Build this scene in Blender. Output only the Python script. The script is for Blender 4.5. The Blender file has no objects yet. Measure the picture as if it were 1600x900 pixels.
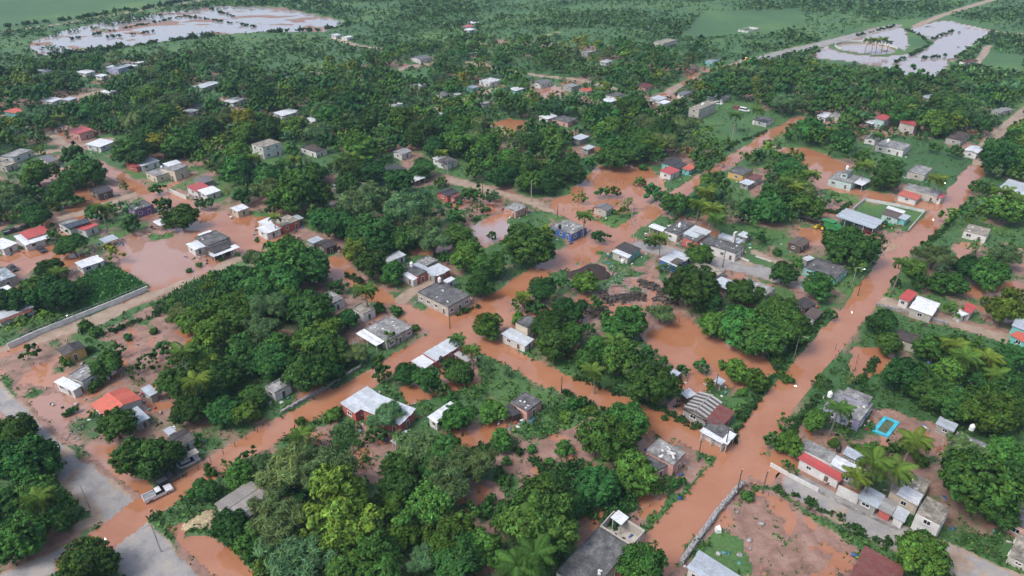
import bpy, math, random
import numpy as np
from mathutils import Vector, Matrix, Euler

# ------------------------------------------------------------------ camera, sky, sun, exposure
SC = bpy.context.scene
COL = SC.collection
PITCH = math.radians(30.2); FOC = 1110.0; CAMH = 100.0
cam_d = bpy.data.cameras.new('camera'); cam = bpy.data.objects.new('camera', cam_d); COL.objects.link(cam)
cam.location = (0, 0, CAMH); cam.rotation_euler = (math.pi/2 - PITCH, 0, 0)
cam_d.sensor_width = 36; cam_d.lens = 36*FOC/1600; cam_d.clip_end = 20000; cam_d.clip_start = 1
SC.camera = cam
SUN_EL = math.radians(55); SUN_AZ = math.radians(-120)      # azimuth from +Y towards +X
W = bpy.data.worlds.new('World'); SC.world = W; W.use_nodes = True
nt = W.node_tree; bg = nt.nodes['Background']
sky = nt.nodes.new('ShaderNodeTexSky'); sky.sky_type = 'NISHITA'; sky.sun_disc = False
sky.sun_elevation = SUN_EL; sky.sun_rotation = SUN_AZ; sky.dust_density = 4.0; sky.air_density = 1.0; sky.ozone_density = 1.5
hs = nt.nodes.new('ShaderNodeHueSaturation'); hs.inputs['Saturation'].default_value = 0.85
nt.links.new(sky.outputs[0], hs.inputs['Color']); nt.links.new(hs.outputs[0], bg.inputs[0]); bg.inputs[1].default_value = 0.13
sd = bpy.data.lights.new('sun', 'SUN'); sd.energy = 1.1; sd.angle = math.radians(18); sd.color = (1, 0.99, 0.98)
so = bpy.data.objects.new('sun', sd); COL.objects.link(so); so.location = (0, 0, 200)
sv = Vector((math.sin(SUN_AZ)*math.cos(SUN_EL), math.cos(SUN_AZ)*math.cos(SUN_EL), math.sin(SUN_EL)))
so.rotation_euler = sv.to_track_quat('Z', 'Y').to_euler()
SC.view_settings.view_transform = 'Standard'; SC.view_settings.look = 'None'
SC.view_settings.exposure = 0.85; SC.view_settings.gamma = 1.0
SC.render.engine = 'CYCLES'
SC.cycles.max_bounces = 5; SC.cycles.diffuse_bounces = 2; SC.cycles.glossy_bounces = 2
SC.cycles.transmission_bounces = 2; SC.cycles.volume_bounces = 0; SC.cycles.transparent_max_bounces = 4
SC.cycles.use_denoising = True
SC.cycles.caustics_reflective = False; SC.cycles.caustics_refractive = False

# ------------------------------------------------------------------ survey helpers: pixel -> point on a level plane
CP, SP = math.cos(PITCH), math.sin(PITCH)
def G(px, py, z=0.0):
    x = (px-800)/FOC; v = (450-py)/FOC
    t = (CAMH-z)/(SP-v*CP)
    return Vector((x*t, (CP+v*SP)*t, z))
def scale_at(p):                                   # pixels per metre at a point
    return FOC/(p[1]*CP+(CAMH-p[2])*SP)
def PX(p):
    d = p[1]*CP+(CAMH-p[2])*SP
    return 800+FOC*p[0]/d, 450-FOC*(p[1]*SP-(CAMH-p[2])*CP)/d
GA = math.radians(48.3)                            # heading of the long streets, from +X
GB = GA-math.pi/2
RNG = np.random.default_rng(7); random.seed(7)

# ------------------------------------------------------------------ mesh and object helpers
class MB:
    def __init__(s): s.v = []; s.f = []; s.m = []
    def add(s, vs, fs, m=0):
        o = len(s.v); s.v += [tuple(v) for v in vs]
        for f in fs: s.f.append(tuple(i+o for i in f)); s.m.append(m)
        return s
    def box(s, c, d, rz=0, m=0, taper=1.0, tilt=None):
        x, y, z = d[0]/2, d[1]/2, d[2]/2; vs = []
        cr, sr = math.cos(rz), math.sin(rz)
        for zz in (-z, z):
            k = taper if zz > 0 else 1
            for (a, b) in ((-x, -y), (x, -y), (x, y), (-x, y)):
                a *= k; b *= k
                vs.append((c[0]+a*cr-b*sr, c[1]+a*sr+b*cr, c[2]+zz))
        return s.add(vs, [(3,2,1,0),(4,5,6,7),(0,1,5,4),(1,2,6,5),(2,3,7,6),(3,0,4,7)], m)
    def hexa(s, b4, t4, m=0):
        return s.add(list(b4)+list(t4), [(3,2,1,0),(4,5,6,7),(0,1,5,4),(1,2,6,5),(2,3,7,6),(3,0,4,7)], m)
    def tube(s, pts, rads, n=6, m=0, cap=True):
        vs = []; fs = []
        for i, p in enumerate(pts):
            p = Vector(p)
            d = (Vector(pts[min(i+1, len(pts)-1)])-Vector(pts[max(i-1, 0)])).normalized()
            a = d.orthogonal().normalized() if abs(d.z) < .95 else Vector((1, 0, 0))
            a = (a-d*a.dot(d)).normalized(); b = d.cross(a)
            for k in range(n):
                t = 2*math.pi*k/n; vs.append(p+(a*math.cos(t)+b*math.sin(t))*rads[i])
        for i in range(len(pts)-1):
            for k in range(n):
                fs.append((i*n+k, i*n+(k+1) % n, (i+1)*n+(k+1) % n, (i+1)*n+k))
        if cap: fs.append(tuple(range(n-1, -1, -1))); fs.append(tuple((len(pts)-1)*n+k for k in range(n)))
        return s.add(vs, fs, m)
    def profile(s, pts, y0, y1, m=0, top_in=None):   # side profile (x,z) swept from y0 to y1
        n = len(pts)
        vs = [(x, y0, z) for x, z in pts]+[(x, y1, z) for x, z in pts]
        fs = [tuple(range(n)), tuple(range(2*n-1, n-1, -1))]+[((i+1) % n, i, n+i, n+(i+1) % n) for i in range(n)]
        return s.add(vs, fs, m)
    def mesh(s, name, mats):
        me = bpy.data.meshes.new(name); me.from_pydata(s.v, [], s.f)
        for k in (mats if isinstance(mats, (list, tuple)) else [mats]): me.materials.append(k)
        if any(s.m): me.polygons.foreach_set('material_index', s.m)
        me.update(); return me
    def obj(s, name, mats, parent=None, **k): return inst(name, s.mesh(name, mats), parent, **k)

def inst(name, me, parent=None, loc=None, rot=None, scale=None, color=None):
    o = bpy.data.objects.new(name, me); COL.objects.link(o)
    if parent is not None: o.parent = parent
    if loc is not None: o.location = loc
    if rot is not None: o.rotation_euler = rot
    if scale is not None: o.scale = scale
    if color is not None: o.color = (*color, 1)
    return o
LANDMARKS = []; USED = {}
def tag(o, label, cat, group=None, kind=None):
    if label: o['label'] = label
    if cat: o['category'] = cat
    if group: o['group'] = group
    if kind: o['kind'] = kind
    if label and cat: USED[label] = USED.get(label, 0)+1
    return o
def thing(name, loc, label, cat, group=None, rz=0, scale=None, mark=False):
    o = inst(name, None, None, loc, (0, 0, rz), scale); o.empty_display_size = .3
    tag(o, label, cat, group)
    if mark: LANDMARKS.append((label, Vector(loc)))
    return o
def big_mesh(name, V, quads=None, tris=None, mat=None, col=None):
    me = bpy.data.meshes.new(name)
    nq = 0 if quads is None else len(quads); ntq = 0 if tris is None else len(tris)
    me.vertices.add(len(V)); me.vertices.foreach_set('co', np.ascontiguousarray(V, dtype=np.float32).ravel())
    loops = np.concatenate(([quads.ravel()] if nq else [])+([tris.ravel()] if ntq else [])).astype(np.int32)
    me.loops.add(len(loops)); me.loops.foreach_set('vertex_index', loops)
    tot = np.concatenate([np.full(nq, 4), np.full(ntq, 3)]).astype(np.int32)
    st = np.concatenate([[0], np.cumsum(tot)[:-1]]).astype(np.int32)
    me.polygons.add(nq+ntq); me.polygons.foreach_set('loop_start', st); me.polygons.foreach_set('loop_total', tot)
    if col is not None:
        a = me.color_attributes.new('tint', 'FLOAT_COLOR', 'POINT')
        c = np.ones((len(V), 4), np.float32); c[:, :col.shape[1]] = col
        a.data.foreach_set('color', c.ravel())
    if mat: me.materials.append(mat)
    me.update(calc_edges=True); me.validate(); return me

# ------------------------------------------------------------------ materials
def new_mat(name):
    m = bpy.data.materials.new(name); m.use_nodes = True
    return m, m.node_tree.nodes, m.node_tree.links, m.node_tree.nodes['Principled BSDF']
def ramp(N, stops):
    r = N.new('ShaderNodeValToRGB'); e = r.color_ramp.elements
    while len(e) < len(stops): e.new(.5)
    for i, (p, c) in enumerate(stops): e[i].position = p; e[i].color = (*c, 1) if len(c) == 3 else c
    return r
def noise(N, L, scale, detail=4, coord='world', rough=.6):
    n = N.new('ShaderNodeTexNoise'); n.inputs['Scale'].default_value = scale; n.inputs['Detail'].default_value = detail
    n.inputs['Roughness'].default_value = rough
    if coord == 'world':
        g = N.new('ShaderNodeNewGeometry'); L.new(g.outputs['Position'], n.inputs['Vector'])
    else:
        g = N.new('ShaderNodeTexCoord'); L.new(g.outputs['Object'], n.inputs['Vector'])
    return n
def mixc(N, L, fac, a, b, mode='MIX'):
    m = N.new('ShaderNodeMix'); m.data_type = 'RGBA'; m.blend_type = mode
    for s, val in ((0, fac), (6, a), (7, b)):
        if hasattr(val, 'is_linked') or hasattr(val, 'links'): L.new(val, m.inputs[s])
        elif s == 0: m.inputs[0].default_value = val
        else: m.inputs[s].default_value = (*val, 1)
    return m.outputs[2]
def plain(name, c, rough=.7, metal=0, var=.25, scale=1.2, spec=.4, bump=0):
    m, N, L, B = new_mat(name)
    n = noise(N, L, scale)
    r = ramp(N, [(.3, tuple(max(0, x*(1-var)) for x in c)), (.7, tuple(min(1, x*(1+var)) for x in c))])
    L.new(n.outputs['Fac'], r.inputs[0]); L.new(r.outputs[0], B.inputs['Base Color'])
    B.inputs['Roughness'].default_value = rough; B.inputs['Metallic'].default_value = metal
    B.inputs['Specular IOR Level'].default_value = spec
    if bump:
        b = N.new('ShaderNodeBump'); b.inputs['Strength'].default_value = bump; L.new(n.outputs['Fac'], b.inputs['Height']); L.new(b.outputs[0], B.inputs['Normal'])
    return m
def tinted(name, rough, metal=0, stain=.35, sscale=.7, dirt=(.12, .10, .085), streak=False, spec=.4):
    """paint whose hue comes from each object's own colour, with blotchy weathering"""
    m, N, L, B = new_mat(name)
    oi = N.new('ShaderNodeObjectInfo')
    n = noise(N, L, sscale, 6, 'world', .7)
    r = ramp(N, [(.38, (0, 0, 0)), (.78, (1, 1, 1))]); L.new(n.outputs['Fac'], r.inputs[0])
    mu = N.new('ShaderNodeMath'); mu.operation = 'MULTIPLY'; mu.inputs[1].default_value = stain; L.new(r.outputs[0], mu.inputs[0])
    c = mixc(N, L, mu.outputs[0], oi.outputs['Color'], dirt)
    n2 = noise(N, L, 4.0, 3); r2 = ramp(N, [(.3, (.82, .82, .82)), (.7, (1.08, 1.08, 1.08))]); L.new(n2.outputs['Fac'], r2.inputs[0])
    c = mixc(N, L, 1.0, c, r2.outputs[0], 'MULTIPLY')
    L.new(c, B.inputs['Base Color']); B.inputs['Roughness'].default_value = rough; B.inputs['Metallic'].default_value = metal
    B.inputs['Specular IOR Level'].default_value = spec
    return m
def leafmat():
    m, N, L, B = new_mat('leaves')
    oi = N.new('ShaderNodeObjectInfo'); at = N.new('ShaderNodeAttribute'); at.attribute_name = 'tint'
    c = mixc(N, L, 1.0, oi.outputs['Color'], at.outputs['Color'], 'MULTIPLY')
    L.new(c, B.inputs['Base Color']); B.inputs['Roughness'].default_value = .7; B.inputs['Specular IOR Level'].default_value = .08
    return m
M_LEAF = leafmat()
M_BARK = plain('bark', (.13, .10, .08), .9, var=.4, scale=3)
M_PALMBARK = plain('palm_bark', (.20, .17, .14), .9, var=.3, scale=4)
M_WALL = tinted('painted_wall', .85, stain=.45, sscale=.5)
M_SHEET = tinted('roof_sheet_metal', .42, .2, stain=.55, sscale=1.1, dirt=(.20, .155, .13))
M_PAINT = tinted('car_paint', .28, .1, stain=.12, sscale=1.5)
M_WOOD = plain('timber', (.12, .09, .065), .85, var=.35, scale=2)
M_DARK = plain('dark_plastic', (.02, .02, .022), .5, var=.3)
M_RUB = plain('tyre_rubber', (.025, .025, .025), .85)
M_GLASS = plain('window_glass', (.018, .022, .026), .12, var=.3, spec=.6)
M_TRIM = plain('white_trim', (.62, .61, .58), .7, var=.12, scale=3)
M_POLE = plain('pole_concrete', (.33, .32, .30), .85, var=.2, scale=2)
M_IRON = plain('galvanised_iron', (.34, .35, .36), .45, .5, var=.2)
M_STONE = plain('rubble_stone', (.27, .26, .26), .9, var=.5, scale=2.5, bump=.5)
M_RUST = plain('rusty_iron', (.16, .07, .04), .8, var=.5, scale=3)
M_TANKW = plain('white_plastic', (.72, .72, .72), .4, var=.06)
M_BLUEP = plain('pool_blue_paint', (.055, .40, .52), .6, var=.25, scale=1.2)
M_SOILH = plain('dark_compost', (.035, .024, .02), .95, var=.5, scale=1.5, bump=.6)
def concrete_roof():
    m, N, L, B = new_mat('weathered_concrete')
    oi = N.new('ShaderNodeObjectInfo')
    n = noise(N, L, .55, 7, 'world', .72); r = ramp(N, [(.33, (.25, .25, .25)), (.5, (.62, .62, .61)), (.70, (1.2, 1.18, 1.15))])
    L.new(n.outputs['Fac'], r.inputs[0]); c = mixc(N, L, 1.0, oi.outputs['Color'], r.outputs[0], 'MULTIPLY')
    n2 = noise(N, L, 2.6, 4); r2 = ramp(N, [(.35, (.55, .55, .55)), (.6, (1.1, 1.1, 1.1))]); L.new(n2.outputs['Fac'], r2.inputs[0])
    c = mixc(N, L, .8, c, r2.outputs[0], 'MULTIPLY')
    L.new(c, B.inputs['Base Color']); B.inputs['Roughness'].default_value = .8
    return m
M_CONC = concrete_roof()
def thatch_mat():
    m, N, L, B = new_mat('thatch')
    n = noise(N, L, 1.6, 6, 'world', .75); r = ramp(N, [(.3, (.09, .085, .08)), (.5, (.24, .22, .20)), (.72, (.38, .36, .33))])
    L.new(n.outputs['Fac'], r.inputs[0]); L.new(r.outputs[0], B.inputs['Base Color']); B.inputs['Roughness'].default_value = .95
    b = N.new('ShaderNodeBump'); b.inputs['Strength'].default_value = .8; L.new(n.outputs['Fac'], b.inputs['Height']); L.new(b.outputs[0], B.inputs['Normal'])
    return m
M_THATCH = thatch_mat()
def emis(name, c, s):
    m, N, L, B = new_mat(name); B.inputs['Base Color'].default_value = (*c, 1)
    B.inputs['Emission Color'].default_value = (*c, 1); B.inputs['Emission Strength'].default_value = s
    return m
M_LED = emis('lit_led', (1, .98, .92), 45); M_FIRE = emis('lit_sodium', (1, .42, .10), 7)
def water_mat():
    m, N, L, B = new_mat('muddy_flood_water')
    at = N.new('ShaderNodeAttribute'); at.attribute_name = 'tint'; sp = N.new('ShaderNodeSeparateColor'); L.new(at.outputs['Color'], sp.inputs[0])
    n = noise(N, L, .05, 6, 'world', .65)
    r = ramp(N, [(.3, (.29, .110, .046)), (.5, (.35, .155, .082)), (.72, (.39, .195, .118))]); L.new(n.outputs['Fac'], r.inputs[0])
    c = mixc(N, L, sp.outputs[0], (.32, .30, .315), r.outputs[0])      # less muddy water: pale grey paints the sky's reflection into its colour
    L.new(c, B.inputs['Base Color'])
    B.inputs['IOR'].default_value = 1.75; B.inputs['Specular IOR Level'].default_value = .5
    n3 = noise(N, L, .08, 4); r3 = ramp(N, [(.4, (.012, .012, .012)), (.7, (.06, .06, .06))]); L.new(n3.outputs['Fac'], r3.inputs[0]); L.new(r3.outputs[0], B.inputs['Roughness'])
    n2 = noise(N, L, 1.3, 3); b = N.new('ShaderNodeBump'); b.inputs['Strength'].default_value = .018; b.inputs['Distance'].default_value = .2
    L.new(n2.outputs['Fac'], b.inputs['Height']); L.new(b.outputs[0], B.inputs['Normal'])
    return m
M_WATER = water_mat()
def ground_mat():
    m, N, L, B = new_mat('ground_cover')
    at = N.new('ShaderNodeAttribute'); at.attribute_name = 'tint'
    sp = N.new('ShaderNodeSeparateColor'); L.new(at.outputs['Color'], sp.inputs[0])
    n = noise(N, L, .30, 7, 'world', .7); n2 = noise(N, L, 2.2, 5, 'world', .7)
    soil = ramp(N, [(.30, (.13, .075, .055)), (.5, (.24, .140, .105)), (.70, (.33, .215, .175))]); L.new(n.outputs['Fac'], soil.inputs[0])
    gr = ramp(N, [(.25, (.026, .064, .018)), (.5, (.046, .118, .030)), (.75, (.085, .160, .048))]); L.new(n2.outputs['Fac'], gr.inputs[0])
    nl = noise(N, L, .013, 5, 'world', .65); rl = ramp(N, [(.35, (.72, .82, .80)), (.5, (1, 1, 1)), (.62, (1.55, 1.30, 1.05)), (.75, (2.0, 1.45, 1.3))]); L.new(nl.outputs['Fac'], rl.inputs[0])
    grc = mixc(N, L, 1.0, gr.outputs[0], rl.outputs[0], 'MULTIPLY')
    pv = ramp(N, [(.3, (.16, .155, .155)), (.5, (.255, .245, .24)), (.64, (.32, .285, .25)), (.8, (.34, .26, .20))]); L.new(n.outputs['Fac'], pv.inputs[0])
    dt = ramp(N, [(.3, (.22, .155, .11)), (.7, (.37, .29, .22))]); L.new(n.outputs['Fac'], dt.inputs[0])
    def edge(ch):      # break the border of a cover with fine noise
        a = N.new('ShaderNodeMath'); a.operation = 'ADD'; L.new(sp.outputs[ch], a.inputs[0])
        s = N.new('ShaderNodeMath'); s.operation = 'MULTIPLY_ADD'; s.inputs[1].default_value = .9; s.inputs[2].default_value = -.45
        L.new(n2.outputs['Fac'], s.inputs[0]); L.new(s.outputs[0], a.inputs[1])
        r = N.new('ShaderNodeMapRange'); r.inputs[1].default_value = .38; r.inputs[2].default_value = .62; L.new(a.outputs[0], r.inputs[0])
        return r.outputs[0]
    c = mixc(N, L, edge(0), soil.outputs[0], grc)
    c = mixc(N, L, edge(2), c, dt.outputs[0])
    c = mixc(N, L, edge(1), c, pv.outputs[0])
    L.new(c, B.inputs['Base Color']); B.inputs['Roughness'].default_value = .7
    b = N.new('ShaderNodeBump'); b.inputs['Strength'].default_value = .4; b.inputs['Distance'].default_value = .3
    L.new(n2.outputs['Fac'], b.inputs['Height']); L.new(b.outputs[0], B.inputs['Normal'])
    return m
M_GROUND = ground_mat()

# ------------------------------------------------------------------ noise, polygons, distances (numpy, in metres on the ground)
_tab = RNG.random((256, 256))
def vnoise(x, y):
    xi = np.floor(x).astype(int); yi = np.floor(y).astype(int); fx = x-xi; fy = y-yi
    fx = fx*fx*(3-2*fx); fy = fy*fy*(3-2*fy)
    a = _tab[xi % 256, yi % 256]; b = _tab[(xi+1) % 256, yi % 256]; c = _tab[xi % 256, (yi+1) % 256]; d = _tab[(xi+1) % 256, (yi+1) % 256]
    return (a*(1-fx)+b*fx)*(1-fy)+(c*(1-fx)+d*fx)*fy
def fbm(x, y, s, o=4):
    t = 0; a = .5; tot = 0; x = x/s; y = y/s
    for _ in range(o): t = t+a*vnoise(x, y); tot += a; a *= .5; x = x*2.03+17.1; y = y*2.03+5.7
    return t/tot
def gp(pts): return np.array([G(*p)[:2] for p in pts])
def inside(X, Y, poly):
    r = np.zeros(X.shape, bool); n = len(poly)
    bx0, by0 = poly.min(0); bx1, by1 = poly.max(0)
    k = (X > bx0) & (X < bx1) & (Y > by0) & (Y < by1)
    x = X[k]; y = Y[k]; q = np.zeros(x.shape, bool)
    for i in range(n):
        x1, y1 = poly[i]; x2, y2 = poly[(i+1) % n]
        if y1 == y2: continue
        q ^= ((y1 > y) != (y2 > y)) & (x < (x2-x1)*(y-y1)/(y2-y1)+x1)
    r[k] = q; return r
def pdist(X, Y, line):
    d = np.full(X.shape, 1e9)
    for i in range(len(line)-1):
        ax, ay = line[i]; bx, by = line[i+1]; dx, dy = bx-ax, by-ay
        t = np.clip(((X-ax)*dx+(Y-ay)*dy)/(dx*dx+dy*dy+1e-9), 0, 1)
        d = np.minimum(d, np.hypot(X-ax-t*dx, Y-ay-t*dy))
    return d

# ------------------------------------------------------------------ the lie of the land (survey points are photograph pixels, turned into metres)
ROADS = [  # points, width in metres, kind: w under water, m muddy and half flooded, d dry dirt, p paved
 ([(1530,262),(1533,243),(1545,223),(1569,203),(1600,175),(1680,95)],5,'d'),
 ([(-40,568),(60,532),(150,500),(215,470),(300,438),(400,388),(440,372)],5.5,'m'),
 ([(215,470),(262,452),(300,436)],3.6,'d'), ([(60,532),(100,517),(135,505)],3.0,'d'),
 ([(690,510),(745,530),(870,595),(1000,645),(1130,700),(1200,735),(1250,760)],6.5,'w'),
 ([(1245,762),(1300,788),(1350,815),(1430,850),(1600,925)],6,'p'),
 ([(150,255),(225,298),(300,345),(345,370)],5,'m'),
 ([(345,370),(420,405),(540,432),(620,482),(690,512)],5,'w'),
 ([(690,278),(760,295),(830,315),(930,352)],5.5,'m'),([(700,281),(790,303),(850,322)],3,'d'),
 ([(930,352),(1000,385)],6,'w'),
 ([(1005,385),(1060,398),(1120,410),(1180,422),(1280,452)],6.5,'p'),
 ([(1385,473),(1440,490),(1500,505),(1620,545)],6,'m'),([(1380,470),(1420,483),(1460,493)],3.5,'d'),([(1480,503),(1540,520)],3,'d'),
 ([(1270,285),(1340,300),(1440,320),(1465,328)],6.5,'w'),
 ([(-60,568),(40,662),(95,718),(150,766)],3.6,'p'),([(120,740),(203,812)],5.6,'p'),([(196,846),(285,930)],7.4,'p'),([(120,862),(60,890),(-40,930)],4.5,'p'),
 ([(128,822),(212,793)],2.2,'d'),
 ([(92,342),(144,328),(222,300)],4,'d'),([(222,300),(256,294),(300,272)],4,'m'),
 ([(-20,186),(60,170),(130,150),(160,143)],5,'d'),([(60,240),(105,232),(170,218)],4,'d'),([(70,205),(110,232)],4,'d'),
 ([(600,118),(640,104),(680,98)],4,'d'),([(727,97),(797,111)],4,'d'),([(675,172),(720,158),(755,146),(785,135)],4,'m'),
 ([(800,112),(850,120),(907,125),(960,139)],4,'d'),([(838,60),(876,50)],3,'d'),
 ([(1020,160),(1060,135),(1105,112),(1165,97)],5,'m'),([(1165,97),(1200,89),(1325,59),(1400,40)],9,'p'),
 ([(1430,42),(1470,25),(1510,12),(1590,-12)],6,'d'),([(1505,43),(1560,50),(1620,56)],4,'d'),([(1545,72),(1522,105)],4,'d'),
 ([(520,60),(560,72),(618,80)],4,'d'),([(-60,60),(0,51),(100,37),(200,20),(320,0)],4,'d'),([(330,50),(395,30),(430,40),(535,35)],3,'g'),
 ([(1180,395),(1215,410)],3,'d'),([(625,470),(655,450),(678,440)],3.5,'d'),
 ([(520,408),(545,430)],5,'w'),
 ([(985,910),(1067,820),(1124,750),(1165,700),(1251,585),(1335,490),(1400,396),(1458,344),(1492,311),(1514,279),(1530,262)],6.6,'w'),
 ([(120,872),(165,842),(215,800),(400,690),(545,612),(700,520),(850,420),(960,372),(1080,290),(1200,215),(1250,185)],6.2,'w'),
]
WETP = [
 [(185,388),(300,365),(400,345),(430,380),(330,420),(238,456),(195,428)],
 [(0,375),(30,392),(95,385),(135,405),(110,412),(40,420),(0,408)],
 [(1003,522),(1080,498),(1110,522),(1195,565),(1222,578),(1160,603),(1080,595),(1030,565)],
 [(855,325),(905,285),(925,262),(1000,255),(1035,278),(1045,300),(1010,322),(945,335),(905,332)],
 [(738,352),(790,333),(805,368),(748,388)],
 [(130,692),(168,690),(215,735),(250,775),(195,800),(160,760)],
 [(38,630),(85,618),(112,655),(97,682),(70,672)],
 [(268,852),(330,838),(395,890),(400,930),(300,930)],[(252,833),(296,822),(290,845),(268,852)],
 [(640,690),(700,682),(770,655),(800,652),(792,690),(730,702),(690,708)],
 [(1045,598),(1110,588),(1100,620),(1075,665),(1040,660)],
 [(990,780),(1050,768),(1040,800),(1005,812)],[(690,830),(735,815),(740,835),(690,862)],
 [(42,69),(90,50),(150,37),(200,26),(270,17),(340,9),(440,12),(538,33),(508,50),(400,51),(330,55),(250,65),(130,82),(60,86)],
 [(1262,90),(1300,64),(1370,42),(1415,44),(1422,70),(1400,93),(1345,99)],
 [(1415,46),(1480,31),(1552,48),(1520,72),(1480,95),(1462,122),(1392,115),(1440,85),(1460,65)],
 [(1205,228),(1260,232),(1330,258),(1325,290),(1280,290),(1255,262)],
 [(420,130),(420,131),(421,131)],
 [(250,290),(320,330),(420,340),(440,372),(380,380),(300,350)],
 [(820,150),(870,135),(890,150),(850,158)],[(1470,160),(1510,165),(1515,188),(1478,185)],
 [(1240,355),(1290,362),(1300,380),(1250,385)],[(1420,455),(1420,456),(1421,456)],
 [(700,540),(740,545),(760,600),(720,610),(640,640),(620,610)],
 [(885,478),(900,478),(905,560),(880,560)],[(1330,545),(1400,548),(1365,600),(1330,590)],
 [(640,395),(700,375),(715,390),(650,402)],[(0,395),(110,380),(150,395),(100,400),(0,410)],
 [(1490,385),(1540,370),(1520,395),(1500,405)],[(1500,455),(1590,440),(1600,450),(1540,470)],
 [(750,195),(800,185),(850,195),(800,215)],[(100,300),(150,285),(190,300),(130,330),(60,325)],
 [(330,155),(360,150),(350,165)],[(500,205),(560,200),(540,212)],[(620,205),(680,200),(670,213)],
]
SEMIP = [
 ([(150,522),(250,468),(315,500),(300,552),(235,585),(185,560)],.045),([(470,680),(560,655),(640,712),(600,765),(520,745)],.03),
 ([(820,690),(925,650),(962,722),(845,735)],.05),([(690,735),(800,700),(860,740),(800,800),(700,790)],.03),
 ([(1130,790),(1200,770),(1340,850),(1330,900),(1180,900)],.05),([(1345,360),(1420,365),(1400,405),(1340,400)],.06),
 ([(890,430),(960,410),(1040,430),(1050,480),(960,500),(900,490)],.03),([(0,640),(60,600),(110,620),(120,700),(60,690)],.03),
 ([(190,40),(300,22),(380,28),(330,48),(200,66)],-.03),([(1440,45),(1500,38),(1530,60),(1470,75)],-.02),([(60,70),(200,52),(150,75)],-.03),
 ([(1000,710),(1080,690),(1110,720),(1060,770)],.10),([(20,565),(100,575),(90,620),(30,610)],.03),([(690,310),(790,300),(790,345),(720,360)],.02),
 ([(1460,660),(1500,700),(1380,720),(1360,640)],.06),([(1270,300),(1330,320),(1310,350),(1260,330)],.02),([(860,390),(960,370),(1000,430),(880,440)],.0),
 ([(200,370),(300,350),(280,380)],-.02),([(1340,100),(1480,70),(1500,90),(1460,120)],-.02),([(480,590),(560,620),(470,650),(430,640)],.0),
]
GRASSP = [
 [(205,830),(300,765),(345,740),(350,790),(300,830),(240,845),(265,900),(300,930),(240,900)],
 [(0,590),(30,625),(100,700),(190,790),(170,790),(90,720),(0,630)],
 [(1040,760),(1060,725),(1110,722),(1100,752),(1070,785),(1005,862),(975,850),(1020,810)],[(1075,880),(1130,830),(1175,850),(1190,890),(1100,900)],
 [(1333,330),(1351,315),(1443,334),(1418,362),(1380,350)],[(1150,395),(1205,400),(1215,425),(1165,410)],
 [(985,375),(1030,335),(1060,345),(1010,365)],[(860,340),(960,360),(1030,325),(990,332),(945,340)],
 [(780,340),(860,330),(860,360),(800,365)],[(235,478),(330,425),(380,440),(350,480),(260,490)],
 [(95,452),(172,412),(232,452),(145,487)],[(880,430),(960,375),(975,378),(890,436)],
 [(1390,210),(1480,225),(1510,255),(1470,320),(1400,280)],[(1330,320),(1300,310),(1340,310)],
 [(1090,170),(1160,165),(1230,185),(1150,230),(1060,215)],[(800,680),(870,610),(900,640),(830,690)],
 [(1160,760),(1210,770),(1340,835),(1400,880),(1390,890),(1330,850),(1200,785)],
 [(900,610),(960,600),(1000,630),(980,650),(900,650)],[(470,690),(560,660),(530,700),(600,745),(560,740)],
 [(1480,850),(1560,830),(1600,870),(1600,900),(1500,890)],[(1180,560),(1290,470),(1310,490),(1215,620),(1150,690),(1130,650)],
 [(1296,86),(1296,64),(1408,64),(1408,87),(1350,93)],
 [(620,300),(700,290),(720,320),(640,330)],[(1160,108),(1260,98),(1330,104),(1330,112)],
]
VILLAGE = gp([(-300,210),(0,118),(150,92),(330,95),(420,130),(620,88),(760,62),(900,66),(1110,85),(1180,105),(1400,120),(1600,150),(1800,190),(1900,900),(1100,940),(-300,940)])
CROP = gp([(-400,62),(0,49),(100,35),(200,18),(300,0),(340,-25),(-900,-30)])
ROADM = [(gp(p), w, k) for p, w, k in ROADS]
WETM = [gp(p) for p in WETP]; SEMIM = [(gp(p), b) for p, b in SEMIP]; GRASSM = [gp(p) for p in GRASSP]
ROUND_C = (G(1299,76)+G(1406,76))/2; ROUND_R = (G(1299,76)-G(1406,76)).length/2

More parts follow.
